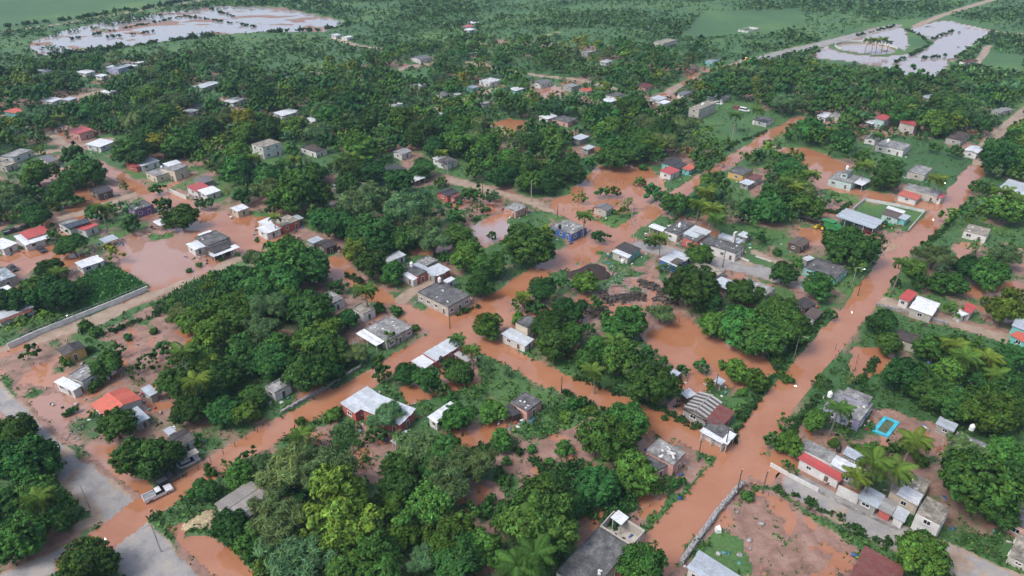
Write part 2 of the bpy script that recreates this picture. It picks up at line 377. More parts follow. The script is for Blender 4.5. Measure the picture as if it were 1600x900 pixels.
def terrain(X, Y):
    """height and covers (grass, paved, light dirt) at points on the ground; the flood stands at z = 0"""
    wx = X+(fbm(X+91, Y, 7, 3)-.5)*5; wy = Y+(fbm(X, Y+333, 7, 3)-.5)*5
    n1 = fbm(X, Y, 26, 4); n2 = fbm(X+500, Y+200, 5, 4)
    vil = inside(X, Y, VILLAGE)
    far = np.clip((Y-170)/200, 0, 1)
    h = np.where(vil, .115+far*.03+(n1-.5)*.50+(n2-.5)*.30, .35+(n1-.5)*.3)
    gr = np.where(vil, np.clip((h-.02)*4+(fbm(X+40, Y+70, 11, 3)-.5)*1.6+.25, 0, 1), 1.0)
    n3 = fbm(X+20, Y+900, 1.7, 3)-.5; h = h+np.where(vil, n3*.12, 0)
    pv = np.zeros(X.shape); dt = np.zeros(X.shape)
    for p in GRASSM:
        k = inside(wx, wy, p); h[k] = .16+(n2[k]-.5)*.25; gr[k] = 1
    for p, b in SEMIM:
        k = inside(wx, wy, p); h[k] = b+(n2[k]-.5)*.30+(n1[k]-.5)*.08+n3[k]*.10; gr[k] = np.clip((n2[k]-.555)*7, 0, 1)
    for p in WETM:
        k = inside(wx, wy, p); h[k] = -.22+(n2[k]-.5)*.26+np.clip((Y[k]-350)/900, 0, .12)+np.clip((Y[k]-330)/150, 0, 1)*(fbm(X[k]*.5, Y[k], 12, 4)-.5)*np.where(X[k] < 0, .75, .36); gr[k] = np.clip((n2[k]-.66)*6, 0, 1)
    k = inside(X, Y, CROP); h[k] = .6; gr[k] = 1
    for l, w, kind in ROADM:
        d = pdist(wx*.35+X*.65, wy*.35+Y*.65, l)
        if kind == 'w': k = d < w/2; h[k] = np.minimum(h[k], -.25+.12*(n2[k]-.5)); gr[k] = 0
        soft = np.clip((w/2-d)/1.2+.5, 0, 1); k = d < w/2+.6; f = soft[k]
        if kind == 'm': h[k] = h[k]*(1-f)+f*(-.0+(n1[k]-.5)*.5+(n2[k]-.5)*.12); gr[k] *= 1-f; dt[k] = np.maximum(dt[k]*(1-f), f*np.clip((n1[k]-.38)*5, 0, 1))
        if kind == 'd': h[k] = h[k]*(1-f)+f*(.12+(n2[k]-.5)*.08); gr[k] *= 1-f; dt[k] = np.maximum(dt[k], f)
        if kind == 'p':
            h[k] = h[k]*(1-f)+f*(.10+(n1[k]-.5)*.14+(n2[k]-.5)*.06); gr[k] *= 1-f; pv[k] = np.maximum(pv[k], f*np.clip(1.75-(n2[k]-.42)*4.5, .25, 1)); dt[k] = np.maximum(dt[k], f*np.clip((n2[k]-.52)*5, 0, .8))
            k = d < w/2+1.8; e = np.clip((w/2+1.3-d)/1.2, 0, 1)[k]; dt[k] = np.maximum(dt[k], e*np.clip(n2[k]*1.5-.1, 0, 1)); h[k] = np.maximum(h[k], .05*e)
    # the roundabout: a raised round island with a grass ring
    d = np.hypot(X-ROUND_C.x, Y-ROUND_C.y); k = d < ROUND_R; h[k] = .4; gr[k] = 1; k = d < ROUND_R*.80; gr[k] = 0; dt[k] = .5; h[k] = -.05+.2*(n2[k]-.4)
    # wet hollows on the paved crossing at the lower left
    return h, gr, pv, dt

def build_ground():
    ys = np.concatenate([np.geomspace(30, 760, 385), np.geomspace(780, 9000, 24)]); nx = 560
    s = np.linspace(-1, 1, nx)
    Y, S = np.meshgrid(ys, s, indexing='ij'); X = S*(.86*Y+55)
    h, gr, pv, dt = terrain(X.ravel(), Y.ravel())
    V = np.stack([X.ravel(), Y.ravel(), h], 1)
    i = np.arange((len(ys)-1)*nx).reshape(len(ys)-1, nx)[:, :-1].ravel()
    Q = np.stack([i, i+1, i+nx+1, i+nx], 1)
    me = big_mesh('ground', V, Q, None, M_GROUND, np.stack([gr, pv, dt], 1))
    me.polygons.foreach_set('use_smooth', np.ones(len(me.polygons), bool))
    tag(inst('ground', me), None, None, kind='structure')
    ys = np.concatenate([np.geomspace(25, 760, 150), np.geomspace(800, 9000, 12)]); nx = 200
    Y, S = np.meshgrid(ys, np.linspace(-1, 1, nx), indexing='ij'); X = (S*(.86*Y+60)).ravel(); Y = Y.ravel()
    mud_sky = np.ones(len(X)); wx = X+(fbm(X, Y, 20, 3)-.5)*25; wy = Y+(fbm(X+77, Y, 20, 3)-.5)*25
    for p, v_ in MUD_SKY: mud_sky[inside(wx, wy, gp(p))] = v_
    i = np.arange((len(ys)-1)*nx).reshape(len(ys)-1, nx)[:, :-1].ravel(); Q = np.stack([i, i+1, i+nx+1, i+nx], 1)
    me = big_mesh('flood_water', np.stack([X, Y, X*0], 1), Q, None, M_WATER, np.stack([mud_sky]*3, 1))
    tag(inst('flood_water', me), None, None, kind='structure')
MUD_SKY = [([(-50,100),(-50,40),(350,-5),(560,20),(560,60),(300,60),(60,95)],.0),([(1260,100),(1290,50),(1370,20),(1600,20),(1600,70),(1480,130),(1380,125)],.25),
  ([(735,352),(790,333),(805,368),(748,388)],.35),([(150,380),(300,360),(330,420),(190,460)],.7),([(0,90),(0,60),(60,70)],.2),([(1470,150),(1520,155),(1525,195),(1470,190)],.5),([(0,640),(110,600),(130,700),(60,700)],.75)]  # lower values: less mud, more of the painted sky-reflection grey
build_ground()

# ------------------------------------------------------------------ houses
WC = dict(w=(.66,.65,.63), k=(.34,.33,.31), p=(.62,.33,.28), c=(.50,.12,.10), b=(.05,.13,.42), t=(.16,.50,.47), y=(.58,.36,.12), u=(.20,.10,.30),
          e=(.60,.52,.40), n=(.10,.07,.055), l=(.36,.36,.52), a=(.45,.60,.58), o=(.55,.25,.16), h=(.46,.43,.38))
RC = dict(W=(.74,.77,.80), B=(.42,.48,.54), S=(.55,.60,.64), K=(.035,.035,.04), R=(.50,.075,.075), O=(.62,.13,.08), D=(.17,.045,.04), G=(.27,.265,.265), T=(.40,.36,.30),
          N=(.11,.085,.075), H=(.27,.25,.235), L=(.36,.36,.36), M=(.16,.16,.165))
def corrugated():
    b = MB(); n = 12; vs = []; fs = []
    for i in range(n+1):
        x = -.5+i/n; z = .028 if i % 2 else 0
        vs += [(x, -.5, z), (x, .5, z), (x, -.5, z-.02), (x, .5, z-.02)]
    for i in range(n):
        o = i*4; fs += [(o, o+4, o+5, o+1), (o+2, o+3, o+7, o+6)]
    fs += [(0, 1, 3, 2), (n*4, n*4+2, n*4+3, n*4+1)]
    b.add(vs, fs); return b.mesh('roof_sheet', M_SHEET)
ME_SHEET = corrugated()
def opening(door):
    b = MB(); t = .09                                        # unit opening in the x-z plane, facing -y
    b.box((0, .005, .5), (1-2*t, .03, 1-2*t), m=1)
    for x in (-.5+t/2, .5-t/2): b.box((x, -.02, .5), (t, .12, 1))
    b.box((0, -.02, 1-t/2), (1-2*t, .12, t))
    if not door: b.box((0, -.06, t/2), (1.06, .22, t)); b.box((0, -.025, .5), (.05, .05, 1-2*t))
    return b.mesh('door' if door else 'window', [M_TRIM, M_GLASS if not door else M_WOOD])
ME_WIN = opening(False); ME_DOOR = opening(True)
ME_POST = MB().box((0, 0, .5), (.16, .16, 1)).mesh('post', M_WALL)
HOUSE_BOX = []                                                # photograph boxes of the houses, to keep loose trees off them
HOUSE_FOOT = []
def snap(e1, e2):
    a = math.atan2(e1.y, e1.x); b = math.atan2(e2.y, e2.x)-math.pi/2
    while b-a > math.pi: b -= 2*math.pi
    while b-a < -math.pi: b += 2*math.pi
    l1, l2 = e1.length, e2.length
    t = (a*l1+b*l2)/(l1+l2)
    for g in (GA, GA-math.pi, GB, GB+math.pi):
        d = (t-g+math.pi) % (2*math.pi)-math.pi
        if abs(d) < math.radians(14): return g+d*.3
    return t
def house(label, secs, name='house', cat='house', group=None, mark=True):
    root = None; boxes = []
    for si, (ty, h, c, wc, rc) in enumerate(secs):
        h = h*(.86 if c[3] > 215 else .76)+si*.017
        PL, PN, PR = (G(c[i], c[i+1], h) for i in (0, 2, 4))
        e1 = (PR-PN).to_2d(); e2 = (PL-PN).to_2d(); ang = snap(e1, e2)
        u = Vector((math.cos(ang), math.sin(ang))); v = Vector((-u.y, u.x))
        w = max(1.5, abs(e1.dot(u))); d = max(1.5, abs(e2.dot(v)))
        ctr = (PL+PR).to_2d()/2
        if root is None:
            org = Vector((ctr.x, ctr.y, 0)); root = thing(name, org, label, cat, group, mark=mark)
        near = PX((ctr.x, ctr.y, 0))[1] > 318
        q = Matrix.Rotation(ang, 4, 'Z'); q.translation = Vector((ctr.x-org.x, ctr.y-org.y, 0))
        def T(x, y, z): return q @ Vector((x, y, z))
        cs = [PX((ctr.x+u.x*a*w/2+v.x*b*d/2, ctr.y+u.y*a*w/2+v.y*b*d/2, z)) for a in (-1, 1) for b in (-1, 1) for z in (0, h)]
        HOUSE_BOX.append((min(x for x, y in cs), min(y for x, y in cs), max(x for x, y in cs), max(y for x, y in cs)))
        HOUSE_FOOT.append((ctr.x, ctr.y, max(w, d)/2))
        oh = .0 if ty in 'fo' else .28
        W2, D2 = w/2-oh, d/2-oh; bz = -.6
        rise = {'m': .055*d, 'f': 0, 'o': 0}.get(ty, 0)
        if ty == 'g': rise = .11*d
        if ty == 'G': rise = .11*w
        if ty == 't': rise = .32*min(w, d)
        zt = h-.05
        # walls
        if wc:
            b = MB(); th = .18
            if ty == 'm':
                z0, z1 = zt-rise/2, zt+rise/2
                b.hexa([T(-W2, -D2, bz), T(W2, -D2, bz), T(W2, D2, bz), T(-W2, D2, bz)], [T(-W2, -D2, z0), T(W2, -D2, z0), T(W2, D2, z1), T(-W2, D2, z1)])
            elif ty == 'o':
                for (x0, y0, x1, y1) in ((-W2, -D2, W2, -D2+th), (-W2, D2-th, W2, D2), (-W2, -D2+th, -W2+th, D2-th), (W2-th, -D2+th, W2, D2-th)):
                    k = random.uniform(.82, 1); b.hexa([T(x0, y0, bz), T(x1, y0, bz), T(x1, y1, bz), T(x0, y1, bz)], [T(x0, y0, zt*k), T(x1, y0, zt), T(x1, y1, zt), T(x0, y1, zt*k)])
                b.hexa([T(-W2+th, -D2+th, -.3), T(W2-th, -D2+th, -.3), T(W2-th, D2-th, -.3), T(-W2+th, D2-th, -.3)], [T(-W2+th, -D2+th, .2), T(W2-th, -D2+th, .2), T(W2-th, D2-th, .2), T(-W2+th, D2-th, .2)])
            else:
                zz = h-.16 if ty == 'f' else zt-.02
                b.hexa([T(-W2, -D2, bz), T(W2, -D2, bz), T(W2, D2, bz), T(-W2, D2, bz)], [T(-W2, -D2, zz), T(W2, -D2, zz), T(W2, D2, zz), T(-W2, D2, zz)])
                if ty == 'g':
                    for x in (-W2, W2-.2): b.add([T(x, -D2, zz), T(x+.2, -D2, zz), T(x+.2, D2, zz), T(x, D2, zz), T(x, 0, zz+rise-.05), T(x+.2, 0, zz+rise-.05)], [(0,1,5,4),(2,3,4,5),(0,4,3),(1,2,5),(3,2,1,0)])
                if ty == 'G':
                    for y in (-D2, D2-.2): b.add([T(-W2, y, zz), T(-W2, y+.2, zz), T(W2, y+.2, zz), T(W2, y, zz), T(0, y, zz+rise-.05), T(0, y+.2, zz+rise-.05)], [(0,4,5,1),(2,5,4,3),(0,3,4),(1,5,2),(0,1,2,3)])
            b.obj('wall', M_WALL, root, color=WC[wc])
            # openings on the four sides
            hs_ = max(h-rise/2, 1.9)
            nst = 2 if h > 4.6 else 1
            for (nx_, ny_, L_, off, sd_) in ((0, -1, 2*W2, D2, 0), (-1, 0, 2*D2, W2, 1), (0, 1, 2*W2, D2, 2), (1, 0, 2*D2, W2, 3)):
                n = int(L_//(2.7 if near else 3.4))
                if L_ < 1.9: continue
                n = max(1, min(n, 6))
                for i in range(n):
                    for stv in range(nst):
                        t = -L_/2+L_*(i+.5)/n+random.uniform(-.25, .25)
                        door = (stv == 0 and sd_ < 2 and i == (n//2 if sd_ == 0 else 0) and (sd_ == 0 or n > 1))
                        ww, hh, zz = (.95, 1.95, .08) if door else (random.choice((1.0, 1.25, 1.5)), 1.05, 1.0)
                        zz += stv*h/2*.98
                        if zz+hh > hs_-.25: hh = max(.4, hs_-.3-zz)
                        if hh < .45: continue
                        p = T(t if ny_ else nx_*off, ny_*off if ny_ else t, zz)
                        rz = ang+{0: 0, 1: -math.pi/2, 2: math.pi, 3: math.pi/2}[sd_]
                        inst('door' if door else 'window', ME_DOOR if door else ME_WIN, root, p, (0, 0, rz), (ww, 1, hh))
        else:
            nx_ = max(1, round(w/3.2)); ny_ = max(1, round(d/3.2))
            for i in range(nx_+1):
                for j in range(ny_+1):
                    if 0 < i < nx_ and 0 < j < ny_: continue
                    x = -w/2+.35+(w-.7)*i/nx_; y = -d/2+.35+(d-.7)*j/ny_
                    top = zt+(.055*y if ty == 'm' else 0)
                    inst('post', ME_POST, root, T(x, y, -.5), (0, 0, ang), (1, 1, top+.45), color=(.5, .48, .45))
        # roof
        col = RC.get(rc, RC['G'])
        if ty == 'f':
            b = MB(); t = .16
            b.hexa([T(-w/2, -d/2, h-.16), T(w/2, -d/2, h-.16), T(w/2, d/2, h-.16), T(-w/2, d/2, h-.16)], [T(-w/2, -d/2, h), T(w/2, -d/2, h), T(w/2, d/2, h), T(-w/2, d/2, h)])
            for (x0, y0, x1, y1) in ((-w/2, -d/2, w/2, -d/2+t), (-w/2, d/2-t, w/2, d/2), (-w/2, -d/2+t, -w/2+t, d/2-t), (w/2-t, -d/2+t, w/2, d/2-t)):
                b.hexa([T(x0, y0, h), T(x1, y0, h), T(x1, y1, h), T(x0, y1, h)], [T(x0, y0, h+.17), T(x1, y0, h+.17), T(x1, y1, h+.17), T(x0, y1, h+.17)])
            r = b.obj('roof', M_CONC, root, color=col)
            if near and w > 4 and d > 4:
                for _ in range(random.randint(2, 5)):
                    MB().box((*T(random.uniform(-.35, .35)*w, random.uniform(-.35, .35)*d, 0).xy, h+.07), (random.uniform(.2, .9), random.uniform(.15, .5), .14), random.uniform(0, 3)).obj('loose_block', M_TRIM, r)
        elif ty == 't':
            b = MB(); lay = 6
            for k in range(lay):
                f0 = 1-k/lay; f1 = 1-(k+1)/lay+.03; m_ = min(w, d)/2
                x0, y0 = w/2-m_*(1-f0), d/2-m_*(1-f0); x1, y1 = w/2-m_*(1-f1), d/2-m_*(1-f1)
                z0, z1 = zt-.25+rise*(1-f0), zt-.2+rise*(1-f1)
                b.hexa([T(-x0, -y0, z0), T(x0, -y0, z0), T(x0, y0, z0), T(-x0, y0, z0)], [T(-x1, -y1, z1), T(x1, -y1, z1), T(x1, y1, z1), T(-x1, y1, z1)])
            b.obj('roof', M_THATCH, root)
        elif ty in 'mgG':
            gab = ty != 'm'
            # slopes: (centre, span along the ridge, run down the slope, z-rotation, tilt)
            if ty == 'm': sl = [(0, 0, h, w, d, 0, math.atan(.055))]
            else:
                ln, sp_ = (w, d) if ty == 'g' else (d, w)
                r0 = 0 if ty == 'g' else math.pi/2
                pt = math.atan2(rise, sp_/2); run = sp_/2/math.cos(pt)
                sl = []
                for s_ in (-1, 1):
                    off = s_*sp_/4; x, y = (0, off) if ty == 'g' else (-off, 0)
                    sl.append((x, y, h+rise/2, ln, run, r0, -s_*pt))
            fr = MB()
            if ty == 'm':
                x0, y0 = w/2-.06, d/2-.06; dz = .055*y0
                fr.hexa([T(-x0, -y0, h-dz-.12), T(x0, -y0, h-dz-.12), T(x0, y0, h+dz-.12), T(-x0, y0, h+dz-.12)], [T(-x0, -y0, h-dz-.03), T(x0, -y0, h-dz-.03), T(x0, y0, h+dz-.03), T(-x0, y0, h+dz-.03)])
            else:
                vs = []
                for e in (-1, 1):
                    for (s_, zz) in ((-1, 0), (0, rise), (1, 0)):
                        for lo in (.13, .03):
                            a_ = e*((w if ty == 'g' else d)/2-.06); c_ = s_*((d if ty == 'g' else w)/2-.06)
                            vs.append(T(a_, c_, h+zz-lo) if ty == 'g' else T(-c_, a_, h+zz-lo))
                fr.add(vs, [(0,1,3,2),(2,3,5,4),(6,8,9,7),(8,10,11,9),(1,7,9,3),(3,9,11,5),(0,2,8,6),(2,4,10,8),(0,6,7,1),(4,5,11,10)])
            roof = fr.obj('roof', M_WOOD, root)
            if gab:
                p, q2 = (T(-w/2, 0, h+rise+.03), T(w/2, 0, h+rise+.03)) if ty == 'g' else (T(0, -d/2, h+rise+.03), T(0, d/2, h+rise+.03))
                MB().tube([p, q2], [.11, .11], 5).obj('ridge_cap', M_SHEET, roof, color=tuple(min(.8, k*1.15) for k in ((.4, .4, .4) if rc == 'Z' else col)))
            for (x, y, z, ln, run, r0, pt) in sl:
                n = max(1, round(ln/(1.05 if near else 3.5)))
                if rc == 'Z': n = max(1, round(ln/.62))
                for i in range(n):
                    cc = col; j = random.uniform(.86, 1.10)
                    if rc == 'Z': cc = (.38, .37, .36) if i % 2 else (.045, .045, .05)
                    cc = tuple(min(.85, k*j) for k in cc)
                    p = q @ (Vector((x, y, z))+Matrix.Rotation(r0, 3, 'Z') @ Vector((-ln/2+ln*(i+.5)/n, 0, 0)))
                    rot = Euler((pt+random.uniform(-.008, .008), 0, ang+r0))
                    p.z += (i % 2)*.012
                    inst('roof_sheet', ME_SHEET, roof, p, rot, (ln/n*1.07, run*random.uniform(.98, 1.03), 1), color=cc)
    return root

HOUSES = [
 ("house under a wide red metal gable roof",[('G',3.4,(133,637,174,648,230,619),'w','O'),('m',2.6,(192,648,215,663,235,650),'k','B'),('m',2.7,(221,608,234,620,246,612),'k','B')]),
 ("small house half white sheet half concrete",[('m',2.9,(88,597,112,612,124,602),'w','W'),('f',2.9,(112,586,127,600,150,580),'w','L')]),
 ("yellow house with black gable roof",[('G',3.0,(87,547,100,557,136,543),'y','K')]),
 ("black roofed house with a white car porch",[('g',2.9,(264,686,278,704,301,684),'w','K'),('m',2.4,(256,673,264,681,274,673),'k','B'),('m',2.4,(282,712,287,719,311,707),None,'T')]),
 ("old grey gabled house by lower left trees",[('g',3.1,(334,792,378,820,428,776),'k','H'),('m',3.6,(350,797,370,810,388,795),None,'L')]),
 ("big twin hall with long silver sheet roofs",[('m',3.6,(530,632,557,644,598,616),'c','S'),('m',3.8,(563,641,625,662,651,637),'c','S')]),
 ("plain white roofed shed beyond the twin hall",[('m',3.0,(672,652,683,664,714,636),'w','W')]),
 ("tiny bluish tin shelter under the wispy tree",[('m',2.4,(612,690,618,695,640,676),None,'B')]),
 ("square pink house with a black flat roof",[('f',3.0,(797,628,823,643,847,627),'p','M'),('m',2.5,(789,636,800,651,812,644),'n','K')]),
 ("pink house with rubble on its roof",[('f',3.6,(1013,704,1053,730,1068,708),'p','L'),('f',2.8,(1004,718,1021,742,1038,727),'p','M')]),
 ("black slab house at the bottom edge",[('f',3.4,(867,897,925,926,988,851),'h','M'),('o',3.0,(937,820,987,852,1008,828),'h','T'),('m',3.5,(955,808,970,821,982,809),None,'W')]),
 ("striped tin farmhouse with white porch posts",[('g',3.0,(1067,638,1103,656,1128,628),'k','Z'),('m',2.6,(1066,640,1104,658,1110,651),None,'K'),('m',2.9,(1103,657,1129,668,1148,642),'c','D')]),
 ("tin hut with one pale sloping sheet",[('m',2.6,(1066,614,1074,625,1085,615),'n','S')]),
 ("white fronted corner shop at the flooded crossroads",[('f',2.9,(1096,668,1131,686,1148,673),'w','M'),('m',3.0,(1094,673,1130,693,1134,688),None,'W'),('m',3.05,(1128,690,1136,695,1149,678),None,'W')]),
 ("pale blue tin roof cut by the bottom edge",[('m',2.8,(1066,890,1150,930,1176,905),'w','B')]),
 ("dark red roofed house at the bottom edge",[('m',3.4,(1328,905,1395,940,1412,884),'w','D')]),
 ("lavender walled house with grey slab roof",[('f',3.2,(1291,633,1344,662,1361,633),'l','L'),('f',3.9,(1316,617,1357,631,1364,620),'l','L')]),
 ("small pale tin lean-to above the swimming pool yard",[('m',2.5,(1461,662,1490,675,1498,663),'k','B')]),
 ("grey slab house under trees right of pool",[('f',3.0,(1481,694,1527,715,1544,696),'k','L')]),
 ("long white house with a red awning strip",[('f',3.2,(1247,697,1297,724,1313,713),'w','L'),('m',2.7,(1247,716,1310,752,1320,742),'w','R'),('m',3.5,(1295,726,1346,749,1358,735),'k','W'),('m',3.3,(1316,709,1350,725,1357,713),'k','B')]),
 ("pale blue tin workshop fronting the lane",[('m',2.6,(1343,777,1371,797,1381,775),'k','B')]),
 ("brown grey tin hut between two blue sheds",[('m',2.4,(1372,795,1394,806,1403,787),'c','L')]),
 ("little blue and white shed on the lane",[('m',2.5,(1395,807,1414,817,1421,799),'w','S')]),
 ("cream house with broken white roof sheets",[('f',3.0,(1391,768,1434,790,1454,753),'e','T'),('m',3.3,(1401,772,1433,791,1443,774),None,'W')]),
 ("two storey concrete house with white front",[('f',5.6,(1433,798,1467,822,1484,797),'w','T')]),
 ("coral house cut by the right edge",[('f',3.2,(1573,810,1600,828,1622,800),'p','M')]),
 ("bare concrete slab hut at lower right corner",[('f',2.2,(1574,866,1605,884,1625,850),'h','T')]),
 ("red roofed house with white veranda at left",[('m',3.5,(32,365,43,374,77,361),'w','R'),('m',2.9,(22,371,40,383,84,367),'w','W')]),
 ("white tin shed cut by the left edge",[('m',2.8,(-12,381,2,392,20,380),'w','W')]),
 ("red roofed house carrying black solar panels",[('m',3.2,(121,355,132,362,148,351),'w','R'),('f',3.0,(97,350,110,362,128,350),'w','L')]),
 ("blue grey tin roof among flooded yards",[('m',2.7,(155,375,166,380,185,371),None,'B')]),
 ("bright white tin roof beside the corn plot",[('m',2.8,(119,411,127,420,161,406),'w','W')]),
 ("grey block house with two small windows",[('f',3.0,(-20,428,-2,443,23,430),'k','B')]),
 ("white sheet roof below the grey block house",[('m',2.6,(-12,455,4,462,26,453),'w','W')]),
 ("long low shed with a dark red edge",[('m',2.7,(-14,490,-2,502,50,477),'w','S'),('m',2.5,(-10,495,2,505,50,483),None,'D')]),
 ("farm cluster on an island in brown flood",[('f',2.9,(308,373,325,387,354,371),'k','M'),('m',2.8,(292,382,303,391,320,384),'w','W'),('g',3.0,(320,388,335,397,359,385),'n','K'),('m',2.6,(327,397,333,402,374,386),None,'W'),('m',2.7,(310,367,318,373,336,365),'k','W')]),
 ("house with red posts and a tin porch",[('f',3.1,(428,346,443,356,463,343),'c','T'),('m',2.9,(403,357,416,366,437,356),'w','W'),('m',2.8,(450,341,460,346,474,340),None,'B'),('m',3.0,(405,348,416,354,444,339),'w','W')]),
 ("black sheet roof lost in the wood edge",[('g',2.8,(497,381,510,391,523,381),'n','K'),('m',2.7,(481,376,490,381,504,373),'k','B')]),
 ("pale tin roofs in a leafy clearing",[('m',2.9,(594,402,605,408,637,399),'w','S')]),
 ("brick red house with a grey slab roof",[('f',3.2,(627,418,651,432,667,425),'c','M'),('m',2.9,(622,425,645,438,652,433),'w','W'),('m',3.0,(667,421,683,432,702,421),'c','S'),('f',3.4,(652,408,667,416,684,407),'k','L'),('m',3.1,(645,414,678,431,686,427),'k','B')]),
 ("big grey roofed house on the flooded corner",[('f',3.4,(650,457,701,479,737,461),'h','M'),('m',3.0,(692,439,700,442,712,435),'w','W')]),
 ("small white house with mouldy grey roof",[('f',3.2,(500,463,515,478,533,467),'w','L')]),
 ("low white block house in the trees",[('f',3.0,(549,481,568,491,586,482),'w','T')]),
 ("grey roofed house with bright white awning",[('f',3.2,(573,514,605,535,641,511),'k','L'),('m',2.9,(558,523,590,541,599,531),None,'W')]),
 ("long coral house with silver tin roof",[('m',3.3,(662,553,682,564,725,536),'c','S'),('m',2.9,(643,565,663,576,679,565),'w','W'),('m',2.4,(708,554,730,565,738,560),None,'L')]),
 ("little grey roofed hut in the dark wood",[('f',2.9,(415,605,430,615,453,600),'w','L')]),
 ("royal blue house with a grey flat roof",[('f',3.0,(865,352,890,369,912,357),'b','L')]),
 ("teal house with black and white sheet roof",[('m',3.0,(962,387,987,398,1001,388),'t','K'),('m',2.8,(957,394,982,403,987,398),'h','W')]),
 ("white tin shelter at head of the terrace",[('m',3.0,(1014,355,1042,364,1048,358),None,'W'),('f',3.2,(1042,359,1058,369,1080,351),'w','M')]),
 ("red and white fronted shop under silver tin",[('m',3.4,(1061,366,1092,371,1118,360),'w','S'),('f',3.3,(1068,371,1089,379,1103,369),'c','M')]),
 ("long white house with row of dark windows",[('f',3.4,(1093,380,1151,395,1164,384),'w','M'),('m',3.6,(1120,370,1155,379,1163,374),'w','S')]),
 ("small blue tin hut behind the belfry",[('m',2.5,(1154,367,1166,373,1173,366),'k','S')]),
 ("blue walled house with patchwork sheet roof",[('m',3.0,(1032,405,1056,417,1079,401),'b','S'),('m',3.25,(1048,409,1058,414,1068,407),'b','N')]),
 ("flat tan slab house with a tin carport",[('f',3.0,(1073,418,1115,434,1136,424),'h','T'),('m',2.7,(1115,443,1137,453,1148,441),None,'S')]),
 ("broken grey slab house beside the paved lane",[('f',2.6,(1148,448,1188,470,1208,453),'k','L')]),
 ("cream two storey hut with tin skirts",[('f',5.2,(807,504,825,513,841,500),'e','M'),('m',2.8,(785,524,823,541,833,528),'w','S')]),
 ("tiny blue roof in the flooded pasture",[('m',2.4,(1047,583,1056,591,1062,583),None,'B')]),
 ("tiny grey roof at the pasture edge",[('m',2.4,(1117,595,1127,603,1132,595),None,'B')]),
 ("dark slab house with teal side wall",[('f',3.0,(1260,416,1304,438,1322,421),'t','M'),('m',2.6,(1255,404,1262,409,1271,403),'k','S')]),
 ("old brown roof behind the farmyard",[('g',2.7,(1233,378,1250,389,1264,378),'n','N')]),
 ("brown tin roof by the flooded road",[('m',2.7,(1258,490,1272,500,1285,488),'k','N'),('m',2.9,(1243,472,1260,484,1274,474),'n','K')]),
 ("white roofed house joined to a red porch",[('m',3.0,(1421,482,1458,493,1469,473),'h','W'),('m',2.9,(1403,464,1418,472,1436,459),'w','R')]),
 ("small red roofed hut right of white roof",[('m',3.0,(1503,483,1517,491,1526,479),'w','R'),('m',2.6,(1494,488,1503,496,1512,489),'w','W')]),
 ("teal house with red lower roof at right",[('m',4.0,(1579,508,1605,518,1622,495),'t','B'),('m',2.8,(1578,524,1604,536,1620,526),'t','O')]),
 ("brown roofless shell half hidden in trees",[('f',2.6,(1393,528,1461,548,1474,536),'h','N')]),
 ("white house alone on the right bank",[('f',3.0,(1506,361,1542,369,1549,358),'w','T')]),
 ("long bluish tin shed at right edge",[('m',3.0,(1562,293,1608,308,1622,293),'k','S')]),
 ("farm machine shed with blue tin roof",[('m',4.0,(1311,338,1367,360,1376,344),None,'B')]),
 ("black roofed farm office on the lawn",[('m',3.0,(1378,334,1405,342,1414,332),'a','N'),('m',3.2,(1384,326,1412,333,1416,329),'a','W'),('m',2.8,(1404,340,1414,345,1423,338),'t','B')]),
 ("long grey row with red awnings",[('f',3.2,(1412,293,1463,307,1473,300),'h','L'),('m',2.6,(1405,304,1433,313,1439,305),'w','O'),('m',2.8,(1461,306,1471,311,1478,304),'w','R')]),
 ("white grey slab house with many windows",[('f',3.4,(1371,226,1413,236,1422,226),'w','L')]),
 ("pale green house with white carport roof",[('f',3.3,(1297,278,1331,288,1344,276),'a','L'),('m',3.0,(1333,284,1347,291,1360,282),None,'W'),('f',5.4,(1316,270,1325,273,1332,266),'a','L')]),
 ("white two storey house with red roof",[('m',5.8,(1369,184,1382,189,1392,182),'a','R'),('m',3.0,(1356,191,1364,195,1369,189),None,'W')]),
 ("grey two storey house with red roof",[('m',5.4,(1407,191,1431,197,1436,191),'h','R')]),
 ("low black and white roofed bungalow",[('g',3.0,(1352,215,1370,220,1381,211),'w','M')]),
 ("white tin roof beside the far flooded lane",[('m',3.0,(1280,180,1290,185,1300,178),'w','W'),('f',3.0,(1298,180,1312,184,1318,177),'h','L')]),
 ("white gabled shed by the dirt road",[('g',3.2,(1508,234,1527,241,1535,233),'w','W')]),
 ("grey slab roof sunk in right hand trees",[('f',3.0,(1420,268,1446,275,1456,263),'h','L')]),
 ("brown old roofs near the dirt road",[('f',3.0,(1480,214,1500,221,1516,210),'k','N')]),
 ("coral roofed white house by the pond",[('m',3.2,(1032,266,1047,273,1062,266),'w','R')]),
 ("teal house with black roofs by the pond",[('m',3.4,(1034,255,1052,259,1067,249),'t','K'),('m',2.8,(1067,263,1078,267,1087,260),'t','O'),('m',3.0,(1052,260,1060,264,1072,256),'t','K')]),
 ("tiny tan hut with black roof on the verge",[('g',2.7,(929,324,949,331,958,323),'h','M')]),
 ("orange walled hut with grey slab roof",[('f',3.0,(789,324,806,332,823,323),'o','L')]),
 ("tall unfinished concrete block in a green lot",[('f',6.4,(1078,168,1092,172,1118,161),'h','T')]),
 ("white roofed house on the far pool side",[('m',3.0,(844,182,855,187,869,181),'w','W'),('f',3.0,(864,187,890,192,902,185),'p','M')]),
 ("pair of blue grey sheds above pond trees",[('m',3.0,(897,215,906,220,917,213),'k','S'),('m',2.7,(912,231,920,235,927,229),'k','S')]),
